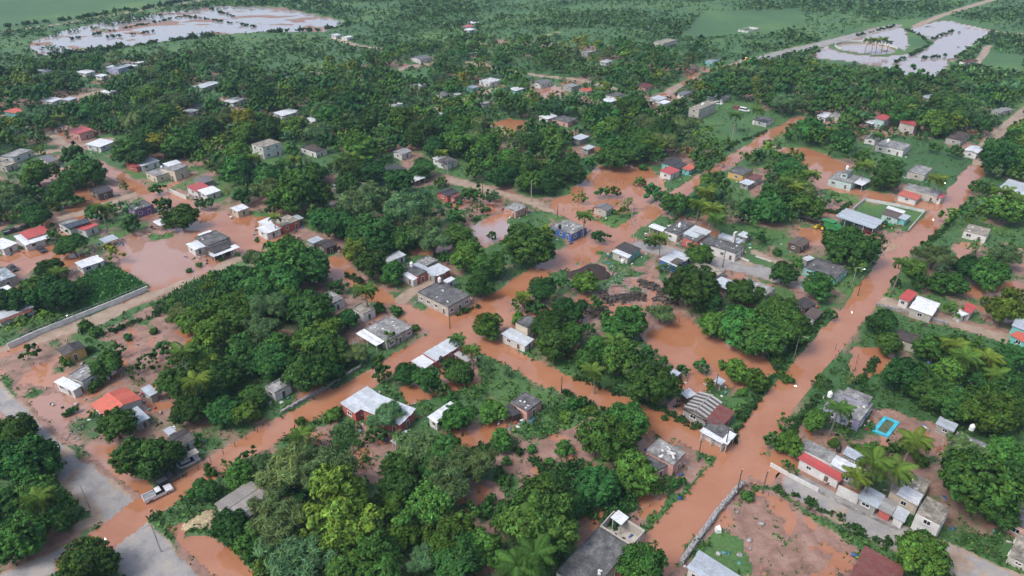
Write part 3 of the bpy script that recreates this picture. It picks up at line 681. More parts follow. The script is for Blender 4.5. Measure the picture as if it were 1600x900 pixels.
 ("grey slab house left of the white palms",[('f',3.0,(1142,268,1162,276,1173,266),'y','M'),('m',2.7,(1157,285,1170,290,1178,284),'k','S'),('m',3.0,(1168,278,1180,282,1192,275),'w','D')]),
 ("grey bungalow right of the unfinished block",[('f',3.0,(1180,187,1198,193,1206,186),'w','M')]),
 ("white two storey house with teal windows",[('f',5.8,(398,226,413,233,434,222),'w','T')]),
 ("long dark roof in mid left trees",[('f',3.0,(475,231,496,240,505,232),'w','N')]),
 ("white tin roof above palms at centre left",[('m',3.0,(434,177,442,183,461,173),'w','W')]),
 ("twin white sheets in the middle trees",[('m',3.0,(478,186,487,191,504,185),'w','W')]),
 ("blue house with black roof in trees",[('m',3.2,(597,264,614,271,633,262),'b','K'),('m',2.8,(635,279,645,285,663,277),None,'W')]),
 ("grey gabled hut near the blue house",[('g',3.0,(617,237,628,243,640,236),'w','L')]),
 ("black and white roof by the muddy bend",[('m',3.0,(685,252,698,258,713,250),'w','M'),('m',2.9,(677,247,686,252,700,246),'w','W')]),
 ("red walled house with black gable roof",[('g',3.0,(685,301,700,308,713,299),'c','K'),('m',2.6,(703,306,710,309,720,303),'p','D')]),
 ("long grey roof hidden in central wood",[('f',3.0,(523,290,557,302,571,289),'k','L')]),
 ("small far white cube house in centre",[('f',3.0,(613,163,619,167,625,162),'w','W')]),
 ("red roofed pink house at upper left",[('m',4.6,(111,204,122,210,140,202),'p','R')]),
 ("long silver roof below the red house",[('m',3.0,(140,225,156,231,173,221),'w','W')]),
 ("white roof with a red end bay",[('m',3.0,(210,254,223,260,247,250),'w','W'),('m',2.8,(200,256,212,262,219,257),'c','R')]),
 ("cream house with several pale roofs",[('f',3.2,(232,270,246,278,270,266),'e','L'),('f',4.6,(258,262,272,270,286,260),'e','L'),('m',4.8,(254,256,263,260,284,254),'w','W')]),
 ("red and white tin house by lane corner",[('m',3.0,(294,293,310,301,327,291),'w','R'),('m',2.9,(310,298,322,305,344,297),'w','W'),('m',2.8,(302,281,315,287,335,280),'k','M')]),
 ("purple house with a grey slab roof",[('f',3.2,(200,322,211,331,236,320),'u','M')]),
 ("white tin roof on posts over flood",[('m',2.8,(239,347,250,353,267,346),None,'W')]),
 ("broad black roof at the left lane",[('g',3.0,(137,297,155,304,177,296),'n','K')]),
 ("grey long roof near the left edge",[('f',3.0,(3,244,20,248,47,235),'w','L')]),
 ("black roof right of the yellow tree",[('m',3.0,(62,247,76,254,89,248),'w','M')]),
 ("tan roof cut by the left edge",[('f',2.8,(-5,256,8,262,22,255),'h','T')]),
 ("white and yellow hut by flooded lane",[('m',3.0,(361,326,372,331,388,323),'e','W')]),
 ("brown roofed hut at the far left lane",[('m',3.0,(12,174,24,178,34,172),'t','O')]),
 ("long white roof on the far left lane",[('m',3.0,(68,157,82,160,94,154),'w','W')]),
 ("small grey roof next to long white roof",[('m',3.0,(101,155,108,158,115,153),'k','S')]),
 ("far white roof nearest the left edge",[('m',3.0,(62,110,72,113,79,109),'w','W')]),
 ("far white hut left of the purple house",[('m',3.2,(127,112,133,116,142,111),'w','W')]),
 ("far purple house with white roofs",[('f',4.5,(176,106,184,110,196,104),'l','B'),('m',3.5,(168,105,174,107,182,103),'w','W'),('m',3.2,(193,103,202,106,210,102),'w','W')]),
 ("far white roof right of the purple house",[('m',3.0,(210,97,216,99,224,96),'w','W')]),
 ("far white roof below the purple house",[('m',3.0,(150,118,158,120,166,117),'w','W')]),
 ("lone pale roof in far left trees",[('m',3.0,(160,143,170,146,181,141),'w','W')]),
 ("slanting pale shed in far middle left",[('m',3.4,(308,135,316,139,337,129),'k','S')]),
 ("white roofed cottage in far left centre",[('m',3.4,(352,158,364,161,379,154),'w','W')]),
 ("small white roof with dark neighbour",[('m',3.0,(291,173,298,177,304,172),'w','W'),('m',3.0,(303,166,310,170,317,164),'k','M')]),
 ("white topped hut on the quarry lane",[('m',3.5,(519,54,524,56,531,54),'w','W')]),
 ("grey hut beside the quarry lane",[('f',3.0,(537,58,543,60,549,57),'w','W')]),
 ("far red and white roofs by the stony lot",[('m',3.2,(725,41,731,43,738,40),'w','R'),('m',3.2,(733,35,740,37,746,34),'w','W'),('m',3,(728,46,734,48,740,45),'w','W')]),
 ("far white house with dark roof centre top",[('g',3.2,(645,90,656,95,669,90),'w','M')]),
 ("far small white roof on the tan field",[('m',3.0,(650,132,657,136,663,131),'w','W')]),
 ("far white house on a green lawn",[('f',3.4,(753,126,766,131,779,125),'w','W')]),
 ("far turquoise hut right of dark roof",[('m',3.0,(731,136,738,139,745,135),'t','B')]),
 ("far grey roof left of turquoise hut",[('m',3.0,(683,147,694,151,702,146),'w','M'),('m',2.8,(710,147,715,149,719,146),'k','W')]),
 ("far white block right of the muddy lane",[('f',3.0,(749,161,757,165,764,160),'w','L')]),
 ("far tiny white hut by the muddy lane",[('f',2.6,(686,177,690,180,694,177),'w','W')]),
 ("far tan concrete building before the green field",[('f',4.5,(1025,65,1036,69,1055,63),'h','T')]),
 ("far grey hut beside a thin lane",[('f',3.2,(911,80,918,84,925,80),'k','L')]),
 ("far turquoise house near the orange lamp",[('f',3.6,(1104,95,1112,98,1123,94),'t','B')]),
 ("far brown pink roof among dense trees",[('m',3.2,(1075,106,1082,109,1089,105),'p','N')]),
 ("far white huts below the grey hut",[('m',3.0,(940,96,947,99,955,95),'w','W')]),
 ("far black roofed white house left of centre",[('g',3.2,(833,128,843,133,859,128),'w','M')]),
 ("far grey walled flat house centre",[('f',3.0,(883,134,893,138,903,133),'k','L')]),
 ("far red roofed white house at centre",[('m',3.0,(907,140,917,144,927,139),'w','O')]),
 ("far teal white house at centre left",[('m',3.0,(799,139,806,143,815,138),'t','W')]),
 ("far grey house with white sheet in front",[('f',3.0,(950,148,961,153,975,147),'w','M'),('m',2.8,(943,156,952,161,960,156),'w','W')]),
 ("far mauve roofed house at upper centre",[('m',3.2,(997,133,1008,138,1019,133),'p','D')]),
 ("far black and white tin roofs at centre",[('m',3.2,(1018,153,1028,158,1040,153),'w','S'),('m',3.0,(1032,160,1038,164,1044,159),'w','W')]),
 ("far black roof beside the dirt road",[('m',3.0,(1060,146,1068,149,1081,143),'w','M')]),
 ("far pale and black tin roofs upper right",[('m',3.0,(1108,151,1116,155,1126,149),'k','S'),('m',3.0,(1120,152,1130,156,1138,150),'w','M')]),
 ("ruined white walls beyond the green field",[('o',2.2,(1155,46,1168,49,1184,44),'w','T')]),
 ("white pump house by the flooded paddock",[('f',4.0,(1505,96,1512,99,1523,94),'w','D')]),
 ("low grey roof in trees below flooded paddock",[('m',3.0,(1444,151,1452,155,1462,150),'k','S')]),
 ("grey roof near the top of dirt road",[('f',3.0,(1557,172,1566,177,1578,171),'k','L')]),
]
for lb, secs in HOUSES:
    house(lb, secs, 'house' if not ('shelter' in lb or 'shed' in lb) else 'shed', 'house' if not ('shelter' in lb or 'shed' in lb) else 'shed')

# ------------------------------------------------------------------ vegetation library
def unit(a): return a/np.maximum(np.linalg.norm(a, axis=-1, keepdims=True), 1e-9)
_t = (1+5**.5)/2
ICO_V = unit(np.array([(-1,_t,0),(1,_t,0),(-1,-_t,0),(1,-_t,0),(0,-1,_t),(0,1,_t),(0,-1,-_t),(0,1,-_t),(_t,0,-1),(_t,0,1),(-_t,0,-1),(-_t,0,1)]))
ICO_F = np.array([(0,11,5),(0,5,1),(0,1,7),(0,7,10),(0,10,11),(1,5,9),(5,11,4),(11,10,2),(10,7,6),(7,1,8),(3,9,4),(3,4,2),(3,2,6),(3,6,8),(3,8,9),(4,9,5),(2,4,11),(6,2,10),(8,6,7),(9,8,1)])
STYLE = {  # lobes, lobe radius, spread, height squash, centre height, leaf size, leaf aspect, jitter, clump radius
 'm': (24, (.22, .40), (.50, .82), .76, .86, .048, .52, .75, (.09, .17)),
 'g': (24, (.18, .38), (.42, .90), .80, .88, .056, .48, .85, (.09, .18)),
 'b': (26, (.15, .34), (.38, .95), .84, .92, .058, .42, .9, (.08, .18)),
 'f': (36, (.10, .26), (.25, 1.0), .58, .95, .090, .15, .95, (.10, .20)),
 's': (12, (.22, .42), (.35, .80), .66, .55, .100, .42, .9, (.14, .26)),
}
OCT_V = np.array([(1,0,0),(-1,0,0),(0,1,0),(0,-1,0),(0,0,1),(0,0,-1)], float); OCT_F = np.array([(0,2,4),(2,1,4),(1,3,4),(3,0,4),(2,0,5),(1,2,5),(3,1,5),(0,3,5)])
def crown(seed, style, nq, size=1.0, core=True):
    """sprays of leaves spread over the lobes of an uneven crown of radius 1; returns verts, quads, tris, tint"""
    r = np.random.default_rng(seed); nl, lr, spd, sq, cz, ls, asp, jit, cr = STYLE[style]; ls = ls*size
    d = unit(r.normal(size=(nl*4, 3))); d = d[d[:, 2] > (-.45 if style != 'f' else -.15)][:nl]
    C = d*r.uniform(*spd, (len(d), 1)); C[:, 2] = C[:, 2]*sq+cz
    az = np.arctan2(d[:, 1], d[:, 0]); C[:, :2] *= (1+.20*np.sin(az*2+r.uniform(0, 6))+.12*np.sin(az*3+r.uniform(0, 6)))[:, None]
    R = r.uniform(*lr, len(d))
    if core: C = np.vstack([C, [[0, 0, cz]]]); R = np.append(R, .48*sq if style != 'f' else .2)
    nc = max(6, nq//26) if nq > 60 else max(4, nq//5)
    li = r.choice(len(C), nc*4, p=R**2/np.sum(R**2)); cd = unit(r.normal(size=(nc*4, 3)))
    K = C[li]+cd*(R[li]*r.uniform(.88, 1.16, nc*4))[:, None]
    dist = np.linalg.norm(K[:, None]-C[None], axis=2)/R[None]; dist[np.arange(len(K)), li] = 9
    keep = (dist.min(1) > .80) & (K[:, 2] > .18); K = K[keep][:nc]; cd = cd[keep][:nc]; li = li[keep][:nc]
    kr = r.uniform(*cr, len(K)); ct = r.uniform(.70, 1.30, len(K)); lobe_t = r.uniform(.82, 1.2, len(C))
    ki = r.integers(0, len(K), nq); e = unit(r.normal(size=(nq, 3))); P = K[ki]+e*(kr[ki]*r.random(nq)**.45)[:, None]*np.array([1, 1, .62])
    out = unit(P-np.array([0, 0, cz*.7]))
    n = unit(cd[ki]*.5+e*.55+out*.3+r.normal(size=P.shape)*jit*.6+np.array([0, 0, .30]))
    a = unit(np.cross(n, r.normal(size=P.shape)))
    if style == 'f': a = unit(a+np.array([0, 0, -.5])+out*.5); n = unit(n-a*np.sum(a*n, 1, keepdims=True))
    b = np.cross(n, a); l = ls*r.uniform(.5, 1.7, (len(P), 1)); w = l*asp
    k = n*l*.22
    V = np.stack([P-a*l-k, P-b*w+k*.5, P+a*l-k, P+b*w+k*.5], 1).reshape(-1, 3)
    Q = np.arange(len(P)*4).reshape(-1, 4)
    t = np.repeat((ct[ki]*lobe_t[li[ki]]*r.uniform(.72, 1.3, len(P)))[:, None], 4, 0)
    hue = np.repeat((r.uniform(-.12, .12, len(K))[ki]+r.uniform(-.08, .12, len(P)))[:, None], 4, 0)
    col = np.concatenate([t*(1+hue), t, t*(1-hue)], 1)
    if core:
        IV, IF = (ICO_V, ICO_F) if nq > 1000 else (OCT_V, OCT_F)
        cv = (C[:, None]+IV[None]*(R*(.72 if style in 'ms' else .50))[:, None, None]).reshape(-1, 3)
        cf = (IF[None]+(np.arange(len(C))*len(IV))[:, None, None]).reshape(-1, 3)+len(V)
        V = np.vstack([V, cv]); col = np.vstack([col, np.repeat(lobe_t*.8, len(IV))[:, None]*np.ones((1, 3))]); return V, Q, cf, col
    return V, Q, np.zeros((0, 3), int), col
def trunk(seed, style):
    r = random.Random(seed); b = MB(); top = .55 if style != 's' else .25
    b.tube([(0, 0, -.15), (.01, .01, .05), (.03*r.uniform(-1, 1), .03*r.uniform(-1, 1), top)], [.11, .075, .05], 7)
    for k in range(5 if style != 'f' else 8):
        t = k*1.26+r.uniform(-.4, .4); z0 = top*r.uniform(.55, 1); e = r.uniform(.4, .75) if style != 'f' else r.uniform(.5, .95); ze = STYLE[style][4]*r.uniform(.85, 1.25)
        b.tube([(0, 0, z0), (math.cos(t)*e*.5, math.sin(t)*e*.5, (z0+ze)/2+.04), (math.cos(t)*e, math.sin(t)*e, ze)], [.045, .03, .012], 5)
    return b.mesh('trunk', M_BARK)
LIB = {}
for st_, n_, q_ in (('m', 6, 10500), ('g', 6, 9500), ('b', 4, 9500), ('f', 4, 9500), ('s', 4, 1600)):
    LIB[st_] = []
    for i in range(n_):
        V, Q, Tt, cc = crown(100+i*7+ord(st_), st_, q_)
        LIB[st_].append((big_mesh('crown', V, Q, Tt, M_LEAF, cc), trunk(i+3, st_)))
SMALL = {st_: [crown(900+i*3+ord(st_), st_, 160, 2.9) for i in range(4)] for st_ in 'mgbfs'}
TINY = [crown(40+i, 's', 11, 4.2, False) for i in range(4)]
TCOL = {'m': (.034, .098, .022), 'g': (.052, .140, .026), 'b': (.085, .185, .032), 'f': (.072, .138, .052), 'y': (.135, .195, .028), 's': (.048, .130, .026)}
KINDW = {'m': 'dark green dense', 'g': 'mid green leafy', 'b': 'bright lime green', 'f': 'grey green wispy', 'y': 'yellow green'}
def tree_colour(k, r): c = TCOL[k]; j = r.uniform(.72, 1.38); h = r.uniform(-.20, .36); return (c[0]*j*(1+h), c[1]*j, c[2]*j*(1-h*.6))

# ------------------------------------------------------------------ where the trees stand (crown centre and radius as seen, kind)
TREES = """20,670,30,m 40,725,48,g 70,790,45,m 15,790,32,m 30,850,40,g 140,885,42,m 235,710,43,m 180,665,30,m 155,640,14,g 317,767,20,m 377,743,24,g
385,712,18,g 357,827,30,m 390,843,30,g 305,687,15,g 353,727,11,b 443,740,45,f 510,743,42,f 483,752,30,m 523,797,58,b 560,832,46,b 437,813,50,f 460,877,50,f
533,883,32,b 590,877,42,b 600,650,28,f 587,680,18,m 653,697,30,f 715,655,25,g 770,640,22,g 627,733,25,m 690,733,35,m 700,760,40,f 667,800,38,b 617,790,22,g
740,727,35,f 783,690,20,g 793,807,30,m 720,880,40,m 753,853,30,g 657,877,26,f 840,813,62,m 978,658,38,g 955,692,44,g 993,743,37,g 1027,763,19,g 850,763,28,m
927,760,33,m 890,790,28,m 1010,893,42,g 1018,605,36,m 1227,660,16,g 1237,693,22,g 1210,690,18,m 1273,657,22,g 1322,682,17,g 1394,704,19,m 1520,758,56,g
1567,700,24,g 1563,640,40,m 1493,627,36,m 1453,615,30,m 1533,645,40,g 1435,868,42,g 1510,705,30,f 1553,795,30,m 1590,760,30,m 1233,728,14,g 1590,560,26,m
30,508,18,y 67,497,19,b 63,450,30,m 25,470,24,m 83,462,30,m 110,456,20,m 77,422,20,m 173,398,18,y 113,380,22,m 90,370,18,g 137,393,17,f 47,553,17,g 180,543,17,g
167,572,22,m 233,567,19,g 207,582,15,g 277,490,22,f 420,440,45,m 372,442,30,m 480,420,35,m 400,402,22,f 450,388,26,g 330,525,30,g 345,482,25,g 410,515,28,f
430,560,35,m 380,560,30,m 340,590,32,m 300,640,26,m 350,640,28,m 395,622,22,m 450,412,40,g 420,480,32,f 483,490,38,m 527,447,18,m 430,543,28,g 483,537,35,m
543,500,20,m 517,557,28,m 477,583,36,m 510,583,25,m 550,550,24,f 607,528,15,g 270,595,26,m 255,545,18,m 300,500,22,g 370,500,28,m 310,560,24,m 450,470,30,g 390,470,26,g
557,393,22,y 580,417,28,m 613,427,20,g 677,377,28,f 633,370,26,m 583,372,35,m 713,367,22,m 697,402,14,g 733,400,28,g 750,450,20,m 763,417,25,m 760,510,24,g
717,580,24,m 633,583,22,m 667,597,24,m 597,583,18,m 747,607,16,g 760,572,13,f 793,583,12,f 690,610,16,m 820,383,38,m 850,363,18,b 937,368,15,m 850,453,24,m 883,443,16,g
887,483,25,m 860,510,25,m 867,543,27,m 913,513,16,m 973,507,32,g 933,543,24,g 967,563,35,g 1013,550,15,m 1033,567,18,m 1033,487,20,f 1077,450,40,m 1100,450,25,m
1093,400,20,m 1017,377,14,m 1040,417,13,g 1113,510,25,g 1163,460,25,m 1157,510,35,g 1190,523,38,m 1113,470,20,m 1067,577,13,m 1097,570,15,m 1107,597,9,y 1150,582,20,g
1180,597,20,g 930,467,12,g 810,477,15,g 840,480,18,m 1223,427,22,m 1247,410,12,g 1277,447,25,g 1340,420,17,b 1327,387,38,m 1220,483,28,m 1232,520,38,m 1297,490,13,m
1285,597,17,g 1330,593,13,f 1430,417,20,g 1460,400,25,f 1480,440,25,g 1547,433,27,g 1573,483,28,b 1487,483,17,g 1540,470,10,m 1377,503,22,m 1387,535,22,m 1460,550,25,g
1483,583,35,g 1417,592,32,m 1533,583,35,m 1567,610,35,m 1577,543,17,g 1493,537,20,m 1440,440,18,m 1510,420,22,m 1570,400,26,f 1520,390,16,f 1400,440,10,m
1228,305,25,m 1244,247,18,b 1233,211,14,g 1267,205,22,g 1269,300,12,m 1383,280,22,m 1394,256,18,m 1494,236,14,m 1461,230,12,m 1464,195,22,g 1330,186,18,m 1558,250,28,m
1528,292,14,m 1486,337,19,b 1569,328,28,g 1539,322,18,f 1589,220,20,m 1240,290,20,m 1210,260,16,m 1445,395,18,m 467,300,38,g 419,280,26,m 483,270,24,m 561,228,28,g
517,222,18,m 592,256,12,m 622,287,25,m 580,270,22,m 658,262,20,m 739,267,18,m 733,303,16,m 770,253,16,m 787,275,20,m 742,230,18,m 678,195,14,m 722,200,22,g 628,192,22,g
658,167,12,b 586,175,12,g 567,161,18,m 419,203,20,m 678,225,20,m 631,333,36,f 567,322,36,f 650,350,28,f 578,361,34,m 492,333,16,m 530,350,26,m 714,345,15,m 769,369,9,m
545,290,22,m 505,310,20,m 367,267,28,g 244,294,13,m 192,330,20,f 205,350,18,m 255,317,17,m 283,339,24,m 320,317,14,m 192,292,10,b 17,305,24,f 110,245,20,m 55,270,30,g
210,236,28,m 150,197,14,m 67,192,18,m 56,210,15,m 5,217,20,m 128,255,18,m 381,305,20,m 340,250,16,m 64,238,12,y 820,262,22,m 842,250,18,f 890,267,22,m 855,283,22,m 908,308,12,g
939,300,12,m 960,298,12,m 978,317,13,f 1022,300,20,m 1000,283,10,m 1058,317,22,m 955,247,22,m 985,235,24,m 1028,242,14,m 1063,236,12,g 1111,242,20,g 925,183,20,b
978,200,16,b 878,211,20,m 1120,283,20,m 1161,322,18,g 1186,367,17,g 1100,262,14,m 1010,215,22,m 1050,215,18,m 1200,300,16,m 1180,340,16,g 1290,210,14,m""".split()
SHRUBS = """520,650,17 880,703,17 1057,753,13 783,747,14 760,790,17 428,353,7 590,483,12 620,487,12 647,510,8 133,512,13 150,520,12 690,400,9 917,443,9 360,470,14 1005,262,8
900,630,15 920,640,13 885,650,14 680,690,14 640,705,14 1110,600,9 810,500,13 830,480,12 150,600,13 110,640,10 300,690,9 325,735,12 1255,705,12 1303,690,10 1360,700,14 1440,720,14
1420,700,13 470,655,9 250,740,8 1130,570,10 1215,560,12 1225,590,12 590,560,9 700,625,13 735,640,12 700,690,11 560,690,8 760,700,9 830,700,10 860,720,10 790,720,9 1345,590,8
100,565,10 140,545,9 200,525,8 240,515,8 270,470,9 320,450,10 330,430,9 295,420,6 310,412,6 345,402,5 370,395,5 400,372,5 1240,380,7 1215,395,8 960,330,6 975,325,6 1160,610,9
1040,650,6 700,320,7 720,315,6 760,325,6 745,340,6 500,700,8 530,690,8 545,720,8 570,715,7 1340,700,9 1170,775,12 1300,640,9""".split()
PALMS = """305,595,8.5 287,550,8 1367,722,9 1400,735,8 1430,690,7.5 1313,638,8 835,865,8 808,885,7 570,455,7 470,680,4.5 926,580,6 962,535,7 1510,560,9 1413,412,9 1495,540,8 1114,327,9
1094,320,8 1120,342,9 1104,300,8 914,337,8 444,256,9 430,262,8 460,250,9 455,270,8 547,243,9 560,250,8 535,250,8 160,325,8 92,185,9 1269,273,8 1228,283,9 1240,292,8 1353,258,8
1464,280,8 1569,300,9 1585,310,8 92,425,7 60,778,8 735,548,5 1030,372,8 1545,560,8 690,240,7 430,340,6 715,530,4 1150,180,8 1372,212,8 1185,172,8 1405,172,8 1420,168,8
1365,62,9 1371,63,8 1380,62,8 1357,63,8 1390,66,6 818,463,5 1340,745,6 1555,585,7 395,247,8 1300,205,7""".split()

def frond(seed, droop):
    r = random.Random(seed); b = MB(); n = 15; L = 1.0; pts = []; x = z = 0; a = math.radians(62-droop*30)
    for i in range(n+1):
        pts.append((x, z)); x += L/n*math.cos(a); z += L/n*math.sin(a); a -= math.radians(6+droop*5)
    vs = []; fs = []
    for i in range(n):
        (x0, z0), (x1, z1) = pts[i], pts[i+1]; o = len(vs); w = .012*(1-i/n)+.004
        vs += [(x0, -w, z0), (x0, w, z0), (x1, w*.9, z1), (x1, -w*.9, z1)]; fs.append((o, o+1, o+2, o+3))
        if i < 1: continue
        ll = .26*math.sin(math.pi*min(1, (i+1.5)/(n+1)))**.7+.05
        for s in (-1, 1):
            for h_ in (0, .5):
                xx, zz = x0+(x1-x0)*h_, z0+(z1-z0)*h_; o = len(vs); dx = .10*r.uniform(.7, 1.3); dz = -ll*r.uniform(.35, .75)
                vs += [(xx, 0, zz), (xx+.075, s*ll*.45, zz+dz*.25+.02), (xx+dx+.02, s*ll*.9, zz+dz), (xx+dx*.6-.05, s*ll*.42, zz+dz*.28)]; fs.append((o, o+1, o+2, o+3))
    me = b.add(vs, fs).mesh('frond', M_LEAF); t = me.color_attributes.new('tint', 'FLOAT_COLOR', 'POINT')
    t.data.foreach_set('color', np.ones(len(vs)*4, np.float32)); return me
FROND = [frond(i, d) for i, d in enumerate((.0, .3, .6, 1.0))]

class Blob:       # many small plants gathered into one mesh
    def __init__(s): s.V = []; s.Q = []; s.T = []; s.C = []; s.n = 0
    def add(s, proto, loc, sc, rz, colr):
        V, Q, T, C = proto; c, q = math.cos(rz), math.sin(rz)
        X = np.empty_like(V); X[:, 0] = (V[:, 0]*c-V[:, 1]*q)*sc[0]+loc[0]; X[:, 1] = (V[:, 0]*q+V[:, 1]*c)*sc[0]+loc[1]; X[:, 2] = V[:, 2]*sc[1]+loc[2]
        s.V.append(X); s.Q.append(Q+s.n); s.T.append(T+s.n); s.C.append(C*np.array(colr)); s.n += len(V)
    def mesh(s, name): return big_mesh(name, np.vstack(s.V), np.vstack(s.Q), np.vstack(s.T) if sum(map(len, s.T)) else None, M_LEAF, np.vstack(s.C))

def near_label(p, desc, tries=6):
    px = PX(p); best = sorted(LANDMARKS, key=lambda m: (px[0]-PX(m[1])[0])**2+1.6*(px[1]-PX(m[1])[1])**2)
    for far_ in range(2):
        for lb, q in best[:tries]:
            qx = PX(q); dx, dy = px[0]-qx[0], (px[1]-qx[1])*1.3; dm = (Vector(p).to_2d()-q.to_2d()).length
            rel = ('left of' if dx < 0 else 'right of') if abs(dx) > abs(dy) else ('behind' if dy < 0 else 'in front of')
            near = 'just ' if dm < 12 else ('' if dm < 25 else 'well ')
            t = f'{desc} {near}{rel} {lb}'
            if len(t.split()) > 16: t = f'{desc} {rel} {lb}'
            if t not in USED and len(t.split()) <= 16: return t
    return t
def cleared(x, y, m=0):
    """distance-free test: is a point on a road, in an open field or in a pond?"""
    X = np.array([x]); Y = np.array([y])
    for l, w, k in ROADM:
        if pdist(X, Y, l)[0] < w/2+(1.2+m if k != 'g' else 0): return True
    return False
OPEN = [gp(p) for p in ([(55,66),(130,48),(180,42),(340,10),(440,12),(540,33),(505,50),(330,52),(130,82)],[(1270,95),(1290,60),(1370,35),(1480,25),(1560,45),(1530,70),(1470,125),(1380,118)],
    [(185,388),(300,362),(400,340),(432,380),(330,420),(235,458)],[(853,328),(905,280),(925,260),(1000,252),(1050,280),(1045,305),(1010,325),(945,338)],[(1003,520),(1080,496),(1225,578),(1160,606),(1080,600),(1030,565)],
    [(1090,165),(1160,160),(1230,185),(1160,235),(1090,215)],[(1325,335),(1351,308),(1450,330),(1420,370),(1380,385),(1300,370)],[(820,150),(830,130),(890,130),(890,155)],[(640,115),(680,112),(660,128),(620,128)],
    [(1205,225),(1260,230),(1335,258),(1345,300),(1280,292)],[(735,350),(790,330),(850,335),(850,372),(745,390)],[(1390,215),(1480,225),(1510,255),(1470,320),(1400,285)],
    [(0,372),(40,360),(150,385),(120,415),(0,420)],[(1100,20),(1250,15),(1260,35),(1200,55),(1060,60)],[(750,195),(800,185),(850,195),(800,215)],[(1535,80),(1600,88),(1600,118),(1520,105)],[(1290,355),(1340,360),(1340,400),(1240,390),(1240,360)])]
OPEN.append(CROP); OPEN += [gp([(700,760),(790,715),(855,735),(810,800),(730,800)]), gp([(470,690),(550,660),(635,710),(600,760),(530,740)]), gp([(820,690),(925,650),(945,715),(850,735)]), gp([(150,522),(250,470),(310,505),(295,550),(235,580),(185,560)])]
def opened(x, y):
    X = np.array([x]); Y = np.array([y]); return any(inside(X, Y, p)[0] for p in OPEN)
def hits_house(cx, cy, r):
    for (x0, y0, x1, y1) in HOUSE_BOX:
        f = 1.0 if y1 > 215 else .45
        if x0-r*f < cx < x1+r*f and y0-r*.55*f < cy < y1+r*f*(1 if f == 1 else .6): return True
    return False
ALL = []            # (apparent radius, base point, radius in metres, kind)
def place(cx, cy, rp, kind):
    z = 4.0
    for _ in range(4):
        p = G(cx, cy, z); r = rp/scale_at(p); z = .86*r*(1.0 if kind != 'f' else 1.1)
    return p, r
for s in TREES:
    cx, cy, rp, k = s.split(','); p, r = place(float(cx), float(cy), float(rp), k)
    ALL.append((float(rp), Vector((p.x, p.y, 0)), r, k))
# loose village trees between the surveyed ones
rr = np.random.default_rng(11); occ = [(t[1].x, t[1].y, t[2]) for t in ALL]
GRIDC = {}
def cell(x, y): return (int(x//12), int(y//12))
for o in occ: GRIDC.setdefault(cell(o[0], o[1]), []).append(o)
def crowded(x, y, r, f):
    i, j = cell(x, y)
    for a in range(i-1, i+2):
        for b in range(j-1, j+2):
            for (ox, oy, orr) in GRIDC.get((a, b), ()):
                if (ox-x)**2+(oy-y)**2 < ((r+orr)*f)**2: return True
    return False
def scatter(n, ylo, yhi, rlo, rhi, f, zone=None):
    CX = rr.uniform(-60, 1660, n); CY = ylo+(yhi-ylo)*rr.random(n)**.8; RR = rr.uniform(rlo, rhi, n)
    P = [G(a, b, .86*r) for a, b, r in zip(CX, CY, RR)]; SCL = np.array([scale_at(p) for p in P]); F = [G(a, b+r*k*.4) for a, b, r, k in zip(CX, CY, RR, SCL)]
    X = np.array([p.x for p in P]); Y = np.array([p.y for p in P]); X2 = np.array([p.x for p in F]); Y2 = np.array([p.y for p in F])
    ok = inside(X, Y, VILLAGE)
    if zone is not None: ok &= np.any([inside(X, Y, q) for q in zone], axis=0)
    for q in OPEN: ok &= ~inside(X, Y, q) & ~inside(X2, Y2, q)
    for l, w, k in ROADM:
        if k != 'g': ok &= (pdist(X, Y, l) > w/2+1.2+RR*.35) & (pdist(X2, Y2, l) > w/2+1.2+RR*.35)
    for i in np.nonzero(ok)[0]:
        x, y, r = X[i], Y[i], RR[i]
        if crowded(x, y, r, f) or hits_house(CX[i], CY[i], r*SCL[i]*.85): continue
        k = rr.choice(list('mmmggfby'), p=[.16, .12, .08, .17, .13, .20, .10, .04])
        ALL.append((r*SCL[i], Vector((x, y, 0)), r, k)); GRIDC.setdefault(cell(x, y), []).append((x, y, r))
scatter(3500, 62, 235, 3.6, 6.4, .56)
scatter(5500, 62, 340, 2.2, 5.4, .58)
WOODS = [gp(p) for p in ([(270,480),(370,410),(480,380),(560,430),(600,520),(600,560),(500,620),(380,690),(290,660),(240,600)],[(1390,500),(1500,520),(1600,540),(1600,760),(1500,650),(1400,640)],
   [(330,740),(560,720),(700,720),(860,760),(900,880),(500,900),(400,900)],[(0,650),(40,690),(120,790),(60,880),(0,880)],[(1420,380),(1600,390),(1600,440),(1400,450)],[(1080,430),(1210,470),(1240,560),(1120,520)],[(840,430),(910,450),(1000,560),(1050,620),(940,590),(850,580)],[(480,300),(700,300),(720,380),(540,390)])]
scatter(1500, 380, 900, 1.8, 4.2, .62, WOODS)
ALL.sort(key=lambda t: -t[0])
print('trees', len(ALL))
tr = random.Random(5)
far_blob = Blob()
for i, (ap, p, r, k) in enumerate(ALL):
    st_ = 'b' if k == 'y' else k
    zz = r*tr.uniform(.88, 1.12); rz = tr.uniform(0, 6.28); c_ = tree_colour(k, tr)
    if i < 300:
        cm, tm = LIB[st_][tr.randrange(len(LIB[st_]))]
        size = 'small' if r < 2.6 else 'medium' if r < 4.2 else 'large' if r < 6 else 'huge'
        lab = near_label((p.x, p.y, 0), f'{size} {KINDW[k]} tree')
        t = thing('broadleaf_tree', (p.x, p.y, 0), lab, 'tree', 'broadleaf trees of the village', rz, (r, r, zz))
        inst('trunk', tm, t); inst('crown', cm, t, color=c_)
    else: far_blob.add(SMALL[st_][tr.randrange(4)], p, (r, zz), rz, c_)
